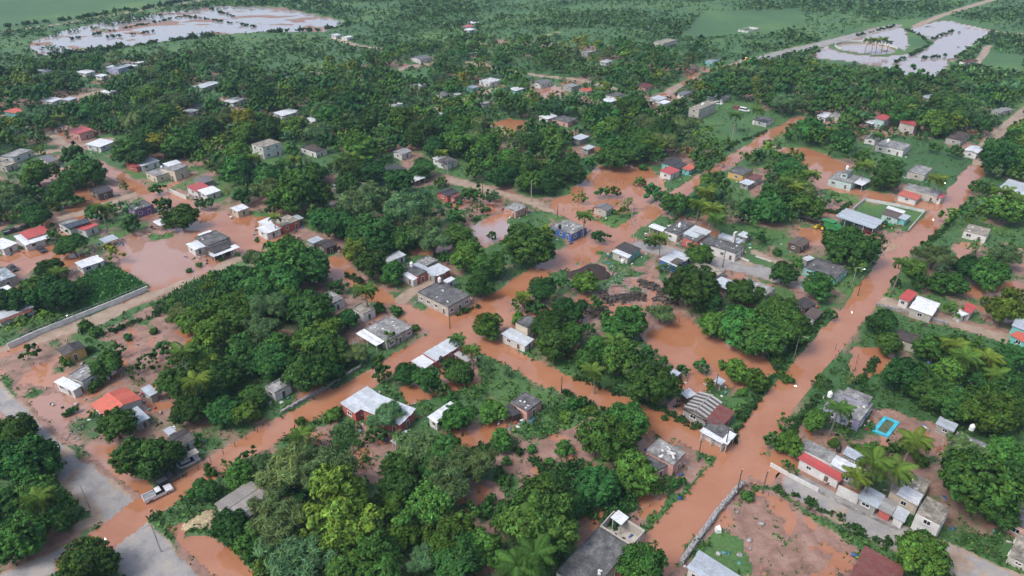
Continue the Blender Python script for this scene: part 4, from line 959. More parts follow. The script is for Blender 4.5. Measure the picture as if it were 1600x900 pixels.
o = inst('distant_trees', far_blob.mesh('distant_trees'), color=(1, 1, 1)); tag(o, 'smaller broadleaf trees massed between the far houses', 'trees', kind='stuff')
# shrubs and palms
for s in SHRUBS:
    cx, cy, rp = map(float, s.split(',')); p = G(cx, cy, 1.0); r = rp/scale_at(p)
    t = thing('shrub', (p.x, p.y, 0), near_label((p.x, p.y, 0), ('low' if r < 1.5 else 'rounded')+' green shrub'), 'shrub', 'shrubs in the yards', tr.uniform(0, 6), (r, r, r*tr.uniform(.8, 1.1)))
    cm, tm = LIB['s'][tr.randrange(4)]; inst('crown', cm, t, color=tree_colour('s', tr)); inst('stem', tm, t)
for s in PALMS:
    cx, cy, hh = map(float, s.split(',')); p = G(cx, cy, hh)
    lean = tr.uniform(0, 6.28); lx, ly = math.cos(lean)*.8, math.sin(lean)*.8
    yel = tr.random(); cc = (.050+.075*yel, .125+.05*yel, .024)
    t = thing('coconut_palm', (p.x-lx, p.y-ly, 0), near_label((p.x, p.y, 0), ('short' if hh < 6 else 'tall')+(' yellowing' if yel > .6 else ' green')+' feathery palm'), 'palm tree', 'palm trees of the village')
    MB().tube([(0, 0, -.4), (lx*.15, ly*.15, hh*.35), (lx*.55, ly*.55, hh*.75), (lx, ly, hh)], [.24, .17, .14, .12], 7).obj('trunk', M_PALMBARK, t)
    n = 17; sc = tr.uniform(3.2, 4.2)*(1 if hh > 6 else .75)
    for i in range(n):
        d = FROND[min(3, int(i/n*4.2))]; kk = tr.uniform(.8, 1.2)
        inst('frond', d, t, (lx, ly, hh), (tr.uniform(-.1, .1), tr.uniform(-.12, .18), i*2.399+tr.uniform(-.2, .2)), (sc*tr.uniform(.85, 1.1),)*3, color=tuple(x*kk for x in cc))
# open scrub beyond the village and rough growth on the plots
sb = Blob(); cnt = 0; R2 = np.random.default_rng(3)
PX_ = R2.uniform(-120, 1720, 60000); PY_ = -30+250*R2.random(60000)**1.25
pts = [G(a, b) for a, b in zip(PX_, PY_)]
X = np.array([p.x for p in pts]); Y = np.array([p.y for p in pts])
vil = inside(X, Y, VILLAGE); op = np.zeros(len(X), bool)
for q in OPEN: op |= inside(X, Y, q)
for l, w, k in ROADM: op |= pdist(X, Y, l) < w/2+1.6
den = fbm(X, Y, 60, 3)
for i in np.nonzero(~op & (Y < 900))[0]:
    if vil[i] and R2.random() > .30: continue
    if not vil[i] and den[i] < .38 and R2.random() > .3: continue
    r = R2.uniform(.8, 1.8) if vil[i] else R2.uniform(.9, 2.5)*(1.15 if den[i] > .5 else .75)
    j = R2.uniform(.75, 1.3); g = R2.uniform(-.15, .2)
    sb.add(TINY[R2.integers(4)], (X[i], Y[i], 0.05), (r, r*R2.uniform(.8, 1.2)), R2.uniform(0, 6), (.058*j*(1+g), .130*j, .040*j)); cnt += 1
print('scrub', cnt)
tag(inst('scrubland', sb.mesh('scrubland'), color=(1, 1, 1)), 'low green scrub covering the land beyond the village', 'scrub', kind='stuff')
wb = Blob(); N = 37000
PXw = R2.uniform(-30, 1630, N); PYw = 160+760*R2.random(N)**.9
pts = [G(a, b) for a, b in zip(PXw, PYw)]; X = np.array([p.x for p in pts]); Y = np.array([p.y for p in pts])
h, gr, pv, dt = terrain(X, Y); tuft = [crown(70+i, 's', 9, 4.0, False) for i in range(4)]; cnt = 0
ok = (h > -.03) & (pv < .3) & (dt < .4) & ((gr > .45) | (R2.random(N) < .10))
lawn = inside(X, Y, gp([(1333,330),(1351,315),(1443,334),(1418,362),(1380,350)])) | inside(X, Y, gp([(1075,880),(1130,830),(1175,850),(1190,890),(1100,900)])) | inside(X, Y, gp([(1150,395),(1205,400),(1215,425),(1165,410)]))
hb = np.array(HOUSE_FOOT)
for i in np.nonzero(ok & ~lawn)[0]:
    if ((hb[:, 0]-X[i])**2+(hb[:, 1]-Y[i])**2 < (hb[:, 2]*.9)**2).any(): continue
    r = R2.uniform(.18, .75)*(1.3 if gr[i] > .8 else .8); j = R2.uniform(.75, 1.35); g = R2.uniform(-.15, .3)
    wb.add(tuft[R2.integers(4)], (X[i], Y[i], max(h[i], 0)-.05), (r, r*R2.uniform(.5, 1.1)), R2.uniform(0, 6), (.048*j*(1+g), .112*j, .028*j)); cnt += 1
def plot_plants(poly, n, rlo, rhi, colr):
    q = gp(poly); lo, hi = q.min(0), q.max(0); xs = R2.uniform(lo[0], hi[0], n); ys = R2.uniform(lo[1], hi[1], n); k = inside(xs, ys, q)
    for x, y in zip(xs[k], ys[k]):
        r = R2.uniform(rlo, rhi); j = R2.uniform(.75, 1.3); wb.add(tuft[R2.integers(4)], (x, y, .1), (r, r*R2.uniform(.8, 1.4)), R2.uniform(0, 6), tuple(c*j for c in colr))
plot_plants([(98,452),(172,412),(232,450),(145,482)], 3200, .45, .8, (.062, .175, .045))
plot_plants([(235,478),(330,425),(390,425),(350,480),(260,492)], 1800, .4, .8, (.060, .150, .040))
plot_plants([(800,700),(870,615),(940,640),(900,665),(840,690)], 700, .3, .7, (.045, .125, .030))
plot_plants([(840,735),(900,720),(960,745),(1000,790),(960,830),(900,800)], 1600, .4, .9, (.035, .100, .025))
plot_plants([(470,690),(560,660),(600,745),(560,735)], 600, .3, .6, (.045, .115, .030))
print('weeds', cnt)
tag(inst('weeds', wb.mesh('weeds'), color=(1, 1, 1)), 'rough weeds and grass tufts on the plots and verges', 'weeds', kind='stuff')

# ------------------------------------------------------------------ vehicles and machines
def disc(c, r, wdt, n=14):
    return MB().tube([(c[0], c[1]-wdt/2, c[2]), (c[0], c[1]+wdt/2, c[2])], [r, r], n)
def wheel(par, x, y, r, wd, hub=M_IRON):
    w = disc((x, y, r), r, wd).obj('wheel', M_RUB, par); disc((x, y, r), r*.55, wd+.04, 10).obj('rim', hub, w)
def vehicle(kind, px, py, head, colr, label, name, cat, z=-.12):
    p = G(px, py, .5); t = thing(name, (p.x, p.y, z), label, cat, 'vehicles about the village', head, mark=True)
    L, Wd = {'pickup': (5.2, 1.8), 'car': (4.1, 1.7), 'van': (5.0, 1.9)}[kind]; l = L/2; w = Wd/2
    b = MB()
    if kind == 'pickup':
        b.profile([(-l, .42), (-l, .98), (-.45, 1.0), (-.45, 1.02), (1.15, 1.02), (l-.15, .92), (l, .78), (l, .40)], -w, w)
        b.obj('body', M_PAINT, t, color=colr)
        c = MB(); c.hexa([(-.5, -w*.95, 1.02), (1.2, -w*.95, 1.02), (1.2, w*.95, 1.02), (-.5, w*.95, 1.02)], [(-.35, -w*.8, 1.62), (.55, -w*.8, 1.62), (.55, w*.8, 1.62), (-.35, w*.8, 1.62)]); c.obj('cab', M_GLASS, t)
        MB().hexa([(-.38, -w*.82, 1.62), (.6, -w*.82, 1.62), (.6, w*.82, 1.62), (-.38, w*.82, 1.62)], [(-.33, -w*.76, 1.68), (.5, -w*.76, 1.68), (.5, w*.76, 1.68), (-.33, w*.76, 1.68)]).obj('cab_roof', M_PAINT, t, color=colr)
        bed = MB().hexa([(-l+.1, -w+.14, 1.0), (-.55, -w+.14, 1.0), (-.55, w-.14, 1.0), (-l+.1, w-.14, 1.0)], [(-l+.1, -w+.14, 1.004), (-.55, -w+.14, 1.004), (-.55, w-.14, 1.004), (-l+.1, w-.14, 1.004)]).obj('cargo_bed', M_IRON, t)
        for y0 in (-w, w-.10): MB().box(((-l-.5)/2+.0, y0+.05, 1.14), (l-.5, .10, .30)).obj('bed_side', M_PAINT, t, color=colr)
        MB().box((-l+.04, 0, 1.14), (.08, Wd-.22, .29)).obj('tailgate', M_PAINT, t, color=colr)
        wx = (-1.5, 1.6); wr = .36
    elif kind == 'car':
        b.profile([(-l, .35), (-l, .85), (-l+.3, .95), (.9, .93), (l-.15, .78), (l, .6), (l, .33)], -w, w); b.obj('body', M_PAINT, t, color=colr)
        MB().hexa([(-l+.25, -w*.94, .94), (1.0, -w*.94, .92), (1.0, w*.94, .92), (-l+.25, w*.94, .94)], [(-l+.65, -w*.74, 1.40), (.25, -w*.74, 1.40), (.25, w*.74, 1.40), (-l+.65, w*.74, 1.40)]).obj('window', M_GLASS, t)
        MB().hexa([(-l+.55, -w*.78, 1.40), (.32, -w*.78, 1.40), (.32, w*.78, 1.40), (-l+.55, w*.78, 1.40)], [(-l+.7, -w*.68, 1.46), (.15, -w*.68, 1.46), (.15, w*.68, 1.46), (-l+.7, w*.68, 1.46)]).obj('car_roof', M_PAINT, t, color=colr)
        wx = (-1.25, 1.3); wr = .31
    else:
        b.profile([(-l, .4), (-l, 1.15), (1.5, 1.15), (l-.2, 1.0), (l, .8), (l, .4)], -w, w); b.obj('body', M_PAINT, t, color=colr)
        MB().hexa([(-l+.02, -w*.98, 1.15), (1.6, -w*.98, 1.15), (1.6, w*.98, 1.15), (-l+.02, w*.98, 1.15)], [(-l+.1, -w*.88, 1.85), (.9, -w*.88, 1.85), (.9, w*.88, 1.85), (-l+.1, w*.88, 1.85)]).obj('window', M_GLASS, t)
        MB().hexa([(-l+.05, -w*.9, 1.85), (.95, -w*.9, 1.85), (.95, w*.9, 1.85), (-l+.05, w*.9, 1.85)], [(-l+.15, -w*.82, 1.98), (.7, -w*.82, 1.98), (.7, w*.82, 1.98), (-l+.15, w*.82, 1.98)]).obj('van_roof', M_PAINT, t, color=colr)
        wx = (-1.5, 1.6); wr = .34
    for x in wx:
        for y in (-w+.10, w-.10): wheel(t, x, y, wr, .24)
    for y in (-w*.7, w*.7): MB().box((l-.01, y, .68), (.06, .32, .16)).obj('headlight', M_TRIM, t)
    return t
WHT = (.70, .71, .72)
vehicle('pickup', 247, 771, GA-.12, WHT, 'white pickup truck driving through the flooded lane', 'pickup_truck', 'pickup')
vehicle('car', 295, 722, GA-.1, (.45, .46, .48), 'silver hatchback parked in flood by white porch', 'parked_car', 'car')
vehicle('pickup', 266, 747, GA-.1, (.05, .055, .06), 'dark grey pickup half under the round mango tree', 'pickup_truck', 'pickup')
vehicle('pickup', 19, 361, GA, (.04, .045, .055), 'dark blue pickup nearest the left edge', 'pickup_truck', 'pickup')
vehicle('car', 42, 354, GA, (.05, .05, .05), 'black car behind the red veranda house', 'parked_car', 'car')
vehicle('car', 65, 390, GB, (.04, .035, .04), 'black car standing in front of the veranda', 'parked_car', 'car')
vehicle('car', 20, 419, GB, (.05, .04, .04), 'black car beside the grey block house', 'parked_car', 'car')
vehicle('pickup', 1121, 162, GB, WHT, 'white pickup right beside the unfinished concrete block', 'pickup_truck', 'pickup', .1)
vehicle('car', 1152, 169, GB, (.35, .03, .03), 'red car on the far muddy yard', 'parked_car', 'car', .1)
vehicle('van', 1163, 173, GB, WHT, 'white van right of the far red car', 'parked_van', 'van', .1)
vehicle('car', 1358, 362, GB, (.40, .03, .03), 'red car under the machine shed edge', 'parked_car', 'car', 0)
vehicle('car', 390, 241, GA, WHT, 'white car near the teal windowed house', 'parked_car', 'car')
vehicle('car', 1347, 358, GB, (.3, .3, .32), 'grey car under the blue machine shed', 'parked_car', 'car', 0)
GRN = plain('farm_green_paint', (.03, .20, .05), .4, var=.15); YEL = plain('farm_yellow_paint', (.55, .42, .03), .4, var=.1)
def tractor(px, py, head, label):
    p = G(px, py, 1); t = thing('farm_tractor', (p.x, p.y, .02), label, 'tractor', None, head, mark=True)
    b = MB(); b.box((.9, 0, 1.15), (2.2, .8, .75)); b.box((1.0, 0, .7), (2.4, .5, .4)); b.obj('hood', GRN, t)
    MB().hexa([(-1.1, -.75, 1.0), (.1, -.75, 1.0), (.1, .75, 1.0), (-1.1, .75, 1.0)], [(-.95, -.65, 2.5), (-.05, -.65, 2.5), (-.05, .65, 2.5), (-.95, .65, 2.5)]).obj('cab', M_GLASS, t)
    MB().box((-.5, 0, 2.58), (1.3, 1.6, .14), taper=.9).obj('cab_roof', GRN, t)
    MB().tube([(.9, .2, 1.5), (.9, .2, 2.4)], [.05, .05], 6).obj('exhaust_pipe', M_DARK, t)
    for y in (-.95, .95): wheel(t, -.75, y, .85, .5, YEL); wheel(t, 1.6, y*.85, .5, .35, YEL); MB().box((-.75, y, 1.78), (1.1, .5, .08)).obj('mudguard', GRN, t)
tractor(1386, 351, GB+.2, 'green tractor parked beside the farm lawn')
def combine(px, py, head, label):
    p = G(px, py, 1.5); t = thing('combine_harvester', (p.x, p.y, 0), label, 'harvester', None, head, mark=True)
    MB().profile([(-3.2, 1.0), (-3.4, 2.2), (-2.2, 3.2), (1.4, 3.3), (1.6, 1.0)], -1.4, 1.4).obj('body', GRN, t)
    MB().hexa([(1.6, -1, 1.6), (2.8, -1, 1.6), (2.8, 1, 1.6), (1.6, 1, 1.6)], [(1.65, -.95, 3.2), (3.0, -.95, 3.2), (3.0, .95, 3.2), (1.65, .95, 3.2)]).obj('cab', M_GLASS, t)
    MB().box((2.3, 0, 3.28), (1.6, 2.1, .16)).obj('cab_roof', GRN, t)
    MB().hexa([(-1.2, -1.2, 3.25), (1.0, -1.2, 3.25), (1.0, 1.2, 3.25), (-1.2, 1.2, 3.25)], [(-1.5, -1.5, 3.8), (1.3, -1.5, 3.8), (1.3, 1.5, 3.8), (-1.5, 1.5, 3.8)]).obj('grain_hopper', GRN, t)
    MB().tube([(0, 1.5, 3.2), (-3.6, 1.7, 3.5)], [.18, .18], 8).obj('unloading_auger', GRN, t)
    MB().profile([(3.0, .5), (3.2, 1.6), (3.9, 1.2), (4.4, .4)], -2.6, 2.6).obj('header', YEL, t)
    for y in (-1.45, 1.45): wheel(t, 1.6, y, .95, .6, YEL); wheel(t, -2.5, y*.85, .55, .4, YEL)
combine(1297, 355, GB+2.9, 'big green combine harvester beside the machine shed')
p = G(1265, 344, 1); t = thing('tank_trailer', (p.x, p.y, 0), 'long black tank trailer left of the harvester', 'trailer', None, GB, mark=True)
MB().tube([(-4, 0, 1.7), (-3.7, 0, 1.7), (3.7, 0, 1.7), (4, 0, 1.7)], [.6, .95, .95, .6], 14).obj('tank', M_DARK, t)
MB().box((0, 0, .72), (8.2, 1.0, .16)).obj('chassis', M_RUST, t)
for x in (-3, -2, 2.8):
    for y in (-.8, .8): wheel(t, x, y, .5, .3)

# ------------------------------------------------------------------ walls, fences and posts
def run_wall(name, pts, hgt, thick, mat, label, cat, colr=None, rail=False, stones=False):
    P = [G(*q) for q in pts]; t = thing(name, (P[0].x, P[0].y, 0), label, cat, mark=True); o = P[0]; t['kind'] = 'thing'
    for i in range(len(P)-1):
        a, b = P[i]-o, P[i+1]-o; d = b-a; ang = math.atan2(d.y, d.x); n = max(1, round(d.length/3.0))
        for k in range(n):
            c = a+d*((k+.5)/n); hh = hgt*random.uniform(.95, 1.04) if stones else hgt
            MB().box((c.x, c.y, hh/2-.4), (d.length/n*(.985 if not stones else 1.02), thick, hh+.8), ang).obj('wall_panel', mat, t, color=colr or (.5, .5, .5))
            if rail:
                r = MB().box((c.x, c.y, hgt+.75), (d.length/n, .06, .06), ang).obj('rail', M_IRON, t)
                for j in range(3):
                    e = a+d*((k+(j+.5)/3)/n); MB().box((e.x, e.y, hgt+.36), (.05, .05, .72), ang).obj('baluster', M_IRON, t)
        if stones:
            V = []; Q = []; C = []; m = int(d.length*14); rg = np.random.default_rng(int(abs(a.x)*10)+i); base = 0
            for k in range(m):
                f = rg.random(); e = a+d*f; off = rg.uniform(-.5, .5)*thick; nx, ny = -d.y/d.length, d.x/d.length
                s = rg.uniform(.12, .26); z = rg.uniform(.1, hgt+.08) if abs(off) > thick*.4 else hgt
                off = math.copysign(thick/2, off) if abs(off) > thick*.4 else off
                v = ICO_V*np.array([s, s, s*.8])*rg.uniform(.75, 1.25, (12, 1))+np.array([e.x+nx*off, e.y+ny*off, z])
                V.append(v); Q.append(ICO_F+base); base += 12
            ob = inst('stones', big_mesh('stones', np.vstack(V), None, np.vstack(Q), M_STONE), t); ob['kind'] = 'stuff'
def fence(pts, label, hgt=1.3, step=2.6):
    P = [G(*q) for q in pts]; o = P[0]; t = thing('wire_fence', (o.x, o.y, 0), label, 'fence', 'wire fences of the plots', mark=True); last = None
    tops = []
    for i in range(len(P)-1):
        d = P[i+1]-P[i]; n = max(1, round(d.length/step))
        for k in range(n+(i == len(P)-2)):
            c = P[i]+d*(k/n)-o; lx = random.uniform(-.08, .08); hh = hgt*random.uniform(.85, 1.2)
            MB().tube([(c.x, c.y, -.4), (c.x+lx, c.y+lx*.5, hh)], [.07, .055], 5).obj('post', M_WOOD, t); tops.append((c.x, c.y))
    for f in (.35, .65, .92): MB().tube([(x, y, hgt*f) for x, y in tops], [.012]*len(tops), 3, cap=False).obj('wire', M_IRON, t)
WHITE = (.62, .61, .59)
run_wall('boundary_wall', [(14,545),(60,524),(120,500),(180,476),(232,454)], 1.5, .25, M_WALL, 'white boundary wall topped with an iron railing', 'wall', (.74, .73, .71), rail=True)
run_wall('stone_wall', [(1160,757),(1120,803),(1063,883)], 1.0, .75, M_STONE, 'thick grey rubble wall along the flooded road', 'wall', stones=True)
run_wall('garden_wall', [(1203,728),(1238,748),(1278,769)], .95, .2, M_WALL, 'white garden wall left of the red awning house', 'wall', WHITE)
run_wall('front_wall', [(1306,772),(1339,788)], 2.3, .25, M_WALL, 'tall white arched front wall by the lane', 'wall', WHITE)
run_wall('lane_wall', [(1280,770),(1306,784),(1340,800),(1400,828)], .6, .3, M_CONC, 'low grey kerb wall below the front houses', 'wall', (.4, .38, .36))
run_wall('farm_wall', [(1333,329),(1351,314),(1400,323),(1444,333),(1419,362)], 1.1, .2, M_WALL, 'pale wall round the green farm lawn', 'wall', (.55, .58, .56))
run_wall('low_wall', [(1146,400),(1170,410)], .7, .2, M_WALL, 'short white wall beside the grassy verge', 'wall', WHITE)
run_wall('lane_wall', [(261,299),(292,312)], 1.6, .2, M_WALL, 'white wall left of the red and white tin house', 'wall', WHITE)
run_wall('yard_wall', [(1370,478),(1420,490),(1480,508)], .8, .4, M_STONE, 'low tan wall before the red porch house', 'wall', stones=True)
run_wall('house_wall', [(1180,402),(1205,410)], .5, .2, M_WALL, 'tiny white kerb near the small lawn', 'wall', WHITE)
run_wall('stone_wall', [(440,646),(500,612),(565,574)], .7, .5, M_STONE, 'dark stone wall under the big central wood', 'wall', stones=True)
for pts, lb in (([(862,395),(800,432),(740,470),(720,485)], 'wire fence along the flooded street below the wood'), ([(880,330),(830,345),(800,375)], 'wire fence around the small pond'),
   ([(1200,775),(1260,800),(1330,838)], 'wire fence on the grass bank beside the paved lane'), ([(930,280),(985,290),(1035,305)], 'wire fence crossing the orange pond'),
   ([(1020,515),(1075,500),(1100,520)], 'wire fence at the top of the flooded pasture'), ([(840,610),(880,625),(845,650)], 'leaning posts beside the square pink house'),
   ([(1240,385),(1290,400)], 'short fence near the old brown roof'), ([(270,758),(330,722),(420,665)], 'broken fence along the lower left flooded lane'),
   ([(980,812),(1048,772)], 'low fence below the rubble roofed house'), ([(1065,318),(1140,262),(1200,222)], 'fence on the right of the long flooded lane'),
   ([(1305,545),(1340,560),(1330,600)], 'half drowned posts beside the main flooded road'), ([(1305,470),(1325,450),(1390,385)], 'post fence above the main flooded road'),
   ([(160,520),(215,500),(330,440)], 'fence on the bank opposite the white wall')):
    fence(pts, lb)
def hedge(pts, label, w=1.3, hh=1.3, dens=1.6, colr=(.034, .084, .022)):
    P = [G(*q) for q in pts]; o = P[0]; t = thing('hedge', (o.x, o.y, 0), label, 'hedge', 'hedges along the streets', mark=True); bl = Blob()
    rg = np.random.default_rng(len(label)*13+int(P[0].x) % 50)
    for i in range(len(P)-1):
        d = P[i+1]-P[i]
        for k in range(int(d.length*dens)):
            c = P[i]+d*rg.random()-o; r = rg.uniform(.55, 1.2)*w*.7; j = rg.uniform(.75, 1.3)
            bl.add(HEDGE_P[rg.integers(3)], (c.x+rg.normal()*w*.3, c.y+rg.normal()*w*.3, -.1), (r, r*hh*rg.uniform(.8, 1.2)), rg.uniform(0, 6), tuple(x*j for x in colr))
    inst('foliage', bl.mesh('foliage'), t, color=(1, 1, 1))
HEDGE_P = [crown(333+i, 's', 80, 2.3) for i in range(3)]
for pts, lb in (([(895,590),(960,612),(1010,632),(1060,655),(1096,674)], 'hedge before the striped tin farmhouse'), ([(1142,690),(1172,640),(1208,590),(1252,535),(1287,492)], 'rough hedge on the left of the main flooded road'),
   ([(1222,692),(1250,655),(1280,618)], 'hedge before the lavender walled house'), ([(880,612),(905,625),(935,640),(965,652)], 'hedge right of the square pink house'),
   ([(800,700),(850,735),(900,760),(960,770)], 'overgrown hedge across the lower middle plot'), ([(540,430),(590,455)], 'short hedge at the wood edge by the muddy lane'),
   ([(700,470),(720,492),(745,480)], 'low hedge round the big grey corner house'), ([(1330,315),(1310,335),(1290,330)], 'scrubby hedge behind the blue machine shed'),
   ([(362,750),(430,712)], 'bushes lining the lower left flooded lane'), ([(690,725),(780,690)], 'bushes below the white roofed shed'),
   ([(1085,262),(1150,225),(1200,205)], 'hedge on the left of the long flooded lane'), ([(170,520),(240,495),(330,445),(370,425)], 'bank of bushes opposite the white wall'),
   ([(1210,765),(1270,790),(1345,832),(1390,855)], 'grassy bank of bushes beside the paved lane'), ([(1447,385),(1484,348),(1512,318)], 'hedge on the right of the main flooded road'),
   ([(1370,560),(1340,600),(1365,620)], 'bushes behind the lavender walled house')):
    hedge(pts, lb)
for pts, lb in (([(935,455),(960,470),(990,462),(1020,470)], 'tangle of grey dead brush on the rubble lot'), ([(1000,440),(1030,455),(1045,475)], 'brown dead brush at the rubble lot edge'), ([(905,470),(930,490),(950,480)], 'thin grey brush below the black earth heap')):
    hedge(pts, lb, 2.6, .45, 1.5, (.105, .090, .078))
for pts, lb in (([(0,44),(60,38),(130,29),(200,16)], 'tree row on the edge of the far crop field'), ([(200,20),(300,0)], 'tree row right end of the far crop field'), ([(420,52),(500,48),(545,40)], 'tree row below the far grey lake'), ([(60,88),(130,84),(250,67),(330,57)], 'tree row along the near shore of far lake')):
    hedge(pts, lb, 3.2, 1.4, .5)
for pts, lb in (([(110,62),(200,44),(290,26),(335,32),(400,43)], 'bushy ridge running through the far grey lake'), ([(1414,46),(1440,58),(1452,70)], 'green strip right of the far roundabout'), ([(1450,72),(1430,84),(1400,98)], 'green strip below the flooded paddock corner'),
   ([(1455,62),(1485,50),(1500,52)], 'low ridge across the flooded paddock'), ([(1440,92),(1480,88)], 'weedy bar low in the flooded paddock'), ([(1552,50),(1520,72),(1490,95)], 'thick tree belt right of the flooded paddock'),
   ([(160,60),(240,50)], 'scattered bushes standing in the far lake'), ([(330,14),(345,20),(365,26)], 'bushes at the far lake head'), ([(1340,56),(1395,42)], 'shrubs behind the far roundabout')):
    hedge(pts, lb, 2.2, 1.1, .38)
def pole(px, py, hgt, dark, arm=True):
    p = G(px, py); lb = near_label((p.x, p.y, 0), ('dark wooden' if dark else 'grey concrete')+' utility pole'); t = thing('utility_pole', (p.x, p.y, 0), lb, 'pole', 'utility poles'); m = M_WOOD if dark else M_POLE
    MB().tube([(0, 0, -.5), (0, 0, hgt)], [.15, .10], 8).obj('shaft', m, t)
    if arm:
        MB().box((0, 0, hgt-.35), (1.5, .10, .10), GA).obj('crossarm', M_WOOD, t)
        for k in (-.65, 0, .65): MB().tube([(math.cos(GA)*k, math.sin(GA)*k, hgt-.30), (math.cos(GA)*k, math.sin(GA)*k, hgt-.08)], [.05, .04], 6).obj('insulator', M_TRIM, t)
for a in ((703,513,4.5,1,0),(1132,706,6,1),(1090,722,5.5,1),(1151,772,6,1),(1191,771,5.5,1),(1129,418,5.5,1),(986,352,8,0),(989,378,8,0),(830,315,8,0),(871,342,5,1,0),(700,274,8,0),(754,304,6,1),(531,125,9,0),(451,141,9,0),(1117,613,5,1),(877,614,4.5,1,0),(1340,462,6,1),(909,503,4,1,0),(1143,222,8,0)):
    pole(*a)
def lamp(base, head, hgt, label, lit=True, mat=None):
    t = thing('street_lamp', (base.x, base.y, 0), label, 'street lamp', 'street lamps', mark=True); d = Vector((head.x-base.x, head.y-base.y))
    MB().tube([(0, 0, -.4), (0, 0, hgt-.25)], [.10, .06], 8).obj('shaft', M_IRON, t)
    MB().tube([(0, 0, hgt-.3), (d.x*.4, d.y*.4, hgt), (d.x, d.y, hgt+.05)], [.045, .04, .04], 6).obj('arm', M_IRON, t)
    a = math.atan2(d.y, d.x); hd = MB().box((d.x, d.y, hgt+.05), (.62, .26, .10), a).obj('lamp_head', M_IRON, t)
    MB().box((d.x, d.y, hgt-.012), (.46, .18, .03), a).obj('light_panel', (mat or M_LED) if lit else M_GLASS, hd)
def mirrored(px, py, hgt, side, label):     # the lit lamp is seen mirrored in the flood below it
    h_ = G(px, py, -hgt); h_.z = 0; lamp(h_+Vector((math.cos(side), math.sin(side), 0))*1.9, h_, hgt, label)
mirrored(1331, 488, 7, GB+math.pi, 'lit street lamp mirrored in the main flooded road')
mirrored(1243, 603, 7, GB+math.pi, 'lit street lamp mirrored above the crossroads')
mirrored(1458, 343, 7, GB+math.pi, 'lit street lamp mirrored beside the farm lawn')
mirrored(164, 842, 6.5, GB+math.pi, 'lit street lamp mirrored at the lower left crossing')
mirrored(218, 284, 7, GA, 'lit street lamp mirrored in upper left lane')
lamp(G(252, 863), G(243, 869), 7, 'tall grey street lamp on the lower left verge', False)
p = G(104, 493, 6.5); p.z = 0; lamp(p+Vector((1.2, .8, 0)), p, 6.5, 'street lamp behind the long white wall', True)
p = G(1165, 93, 6); t = thing('lamp_post', (p.x, p.y, 0), 'far lamp glowing orange at the road corner', 'street lamp', None, mark=True)
MB().tube([(0, 0, -.3), (0, 0, 6)], [.12, .07], 6).obj('shaft', M_IRON, t); MB().tube([(0, 0, 5.9), (0, 0, 6.3), (0, 0, 6.9), (0, 0, 7.1)], [.2, .5, .5, .2], 10).obj('globe', M_FIRE, t)

# ------------------------------------------------------------------ pool, roundabout, belfry, tanks, heaps
PL, PN, PR = G(1363,673,.3), G(1388,683,.3), G(1406,660,.3)
u = (PR-PN).normalized(); v = (PL-PN).normalized(); w_, d_ = (PR-PN).length, (PL-PN).length; c0 = PN
t = thing('swimming_pool', (c0.x, c0.y, 0), 'bright blue rimmed swimming pool full of murky water', 'pool', None, mark=True)
def quadbox(a0, a1, b0, b1, z0, z1): return MB().hexa([u*a+v*b+Vector((0, 0, z0)) for a, b in ((a0, b0), (a1, b0), (a1, b1), (a0, b1))], [u*a+v*b+Vector((0, 0, z1)) for a, b in ((a0, b0), (a1, b0), (a1, b1), (a0, b1))])
for q in ((0, w_, 0, .7), (0, w_, d_-.7, d_), (0, .7, .7, d_-.7), (w_-.7, w_, .7, d_-.7)): quadbox(*q, -.2, .42).obj('coping', M_BLUEP, t)
quadbox(.7, w_-.7, .7, d_-.7, -.2, .22).obj('pool_water', plain('murky_pool', (.10, .12, .06), .1, var=.4, scale=.6), t)
t = thing('roundabout_wall', (ROUND_C.x, ROUND_C.y, .2), 'curved white wall round the far roundabout island', 'wall', None, mark=True); t['kind'] = 'thing'
for k in range(26):
    a = math.radians(-12+204*k/25); r = ROUND_R*.84; MB().box((math.cos(a)*r, math.sin(a)*r, .75), (r*math.radians(204/25)*1.01, .3, 1.5), a+math.pi/2).obj('wall_panel', M_WALL, t, color=WHITE)
p = G(1147, 376, 3.4); t = thing('belfry', (p.x, p.y, 0), 'small white arched belfry behind the long white house', 'belfry', None, GA, mark=True)
for x in (-.55, .55): MB().box((x, 0, 2.6), (.4, .6, 6.4)).obj('pier', M_WALL, t, color=WHITE)
MB().box((0, 0, 6.05), (1.5, .62, .5)).obj('lintel', M_WALL, t, color=WHITE); MB().box((0, 0, 1.8), (.7, .58, 4.8)).obj('base', M_WALL, t, color=WHITE)
MB().tube([(0, 0, 5.3), (0, 0, 5.6), (0, 0, 5.8)], [.25, .16, .05], 8).obj('bell', M_DARK, t)
def tank(px, py, z, white, label):
    p = G(px, py, z+.6); t = thing('water_tank', (p.x, p.y, z), label, 'water tank', 'roof water tanks', scale=(1, 1, 1)); m = M_TANKW if white else M_DARK
    MB().tube([(0, 0, 0), (0, 0, 1.0), (0, 0, 1.25), (0, 0, 1.35)], [.5, .5, .32, .2], 14).obj('barrel', m, t); MB().tube([(0, 0, 1.35), (0, 0, 1.45)], [.22, .2], 10).obj('lid', m, t)
for a in ((540,278,3.2,1),(689,561,3.5,0),(1324,262,5.6,1),(1519,668,3.2,1),(1311,702,3.4,0),(643,413,3.6,1),(687,437,3.6,1),(253,262,3.4,1),(1297,616,3.3,1),(1388,220,3.6,1),(1062,352,3.4,1),(875,354,3.2,0),(1098,163,6.6,1)):
    tank(*a, near_label(G(a[0], a[1]), ('white' if a[3] else 'black')+' plastic roof water tank'))
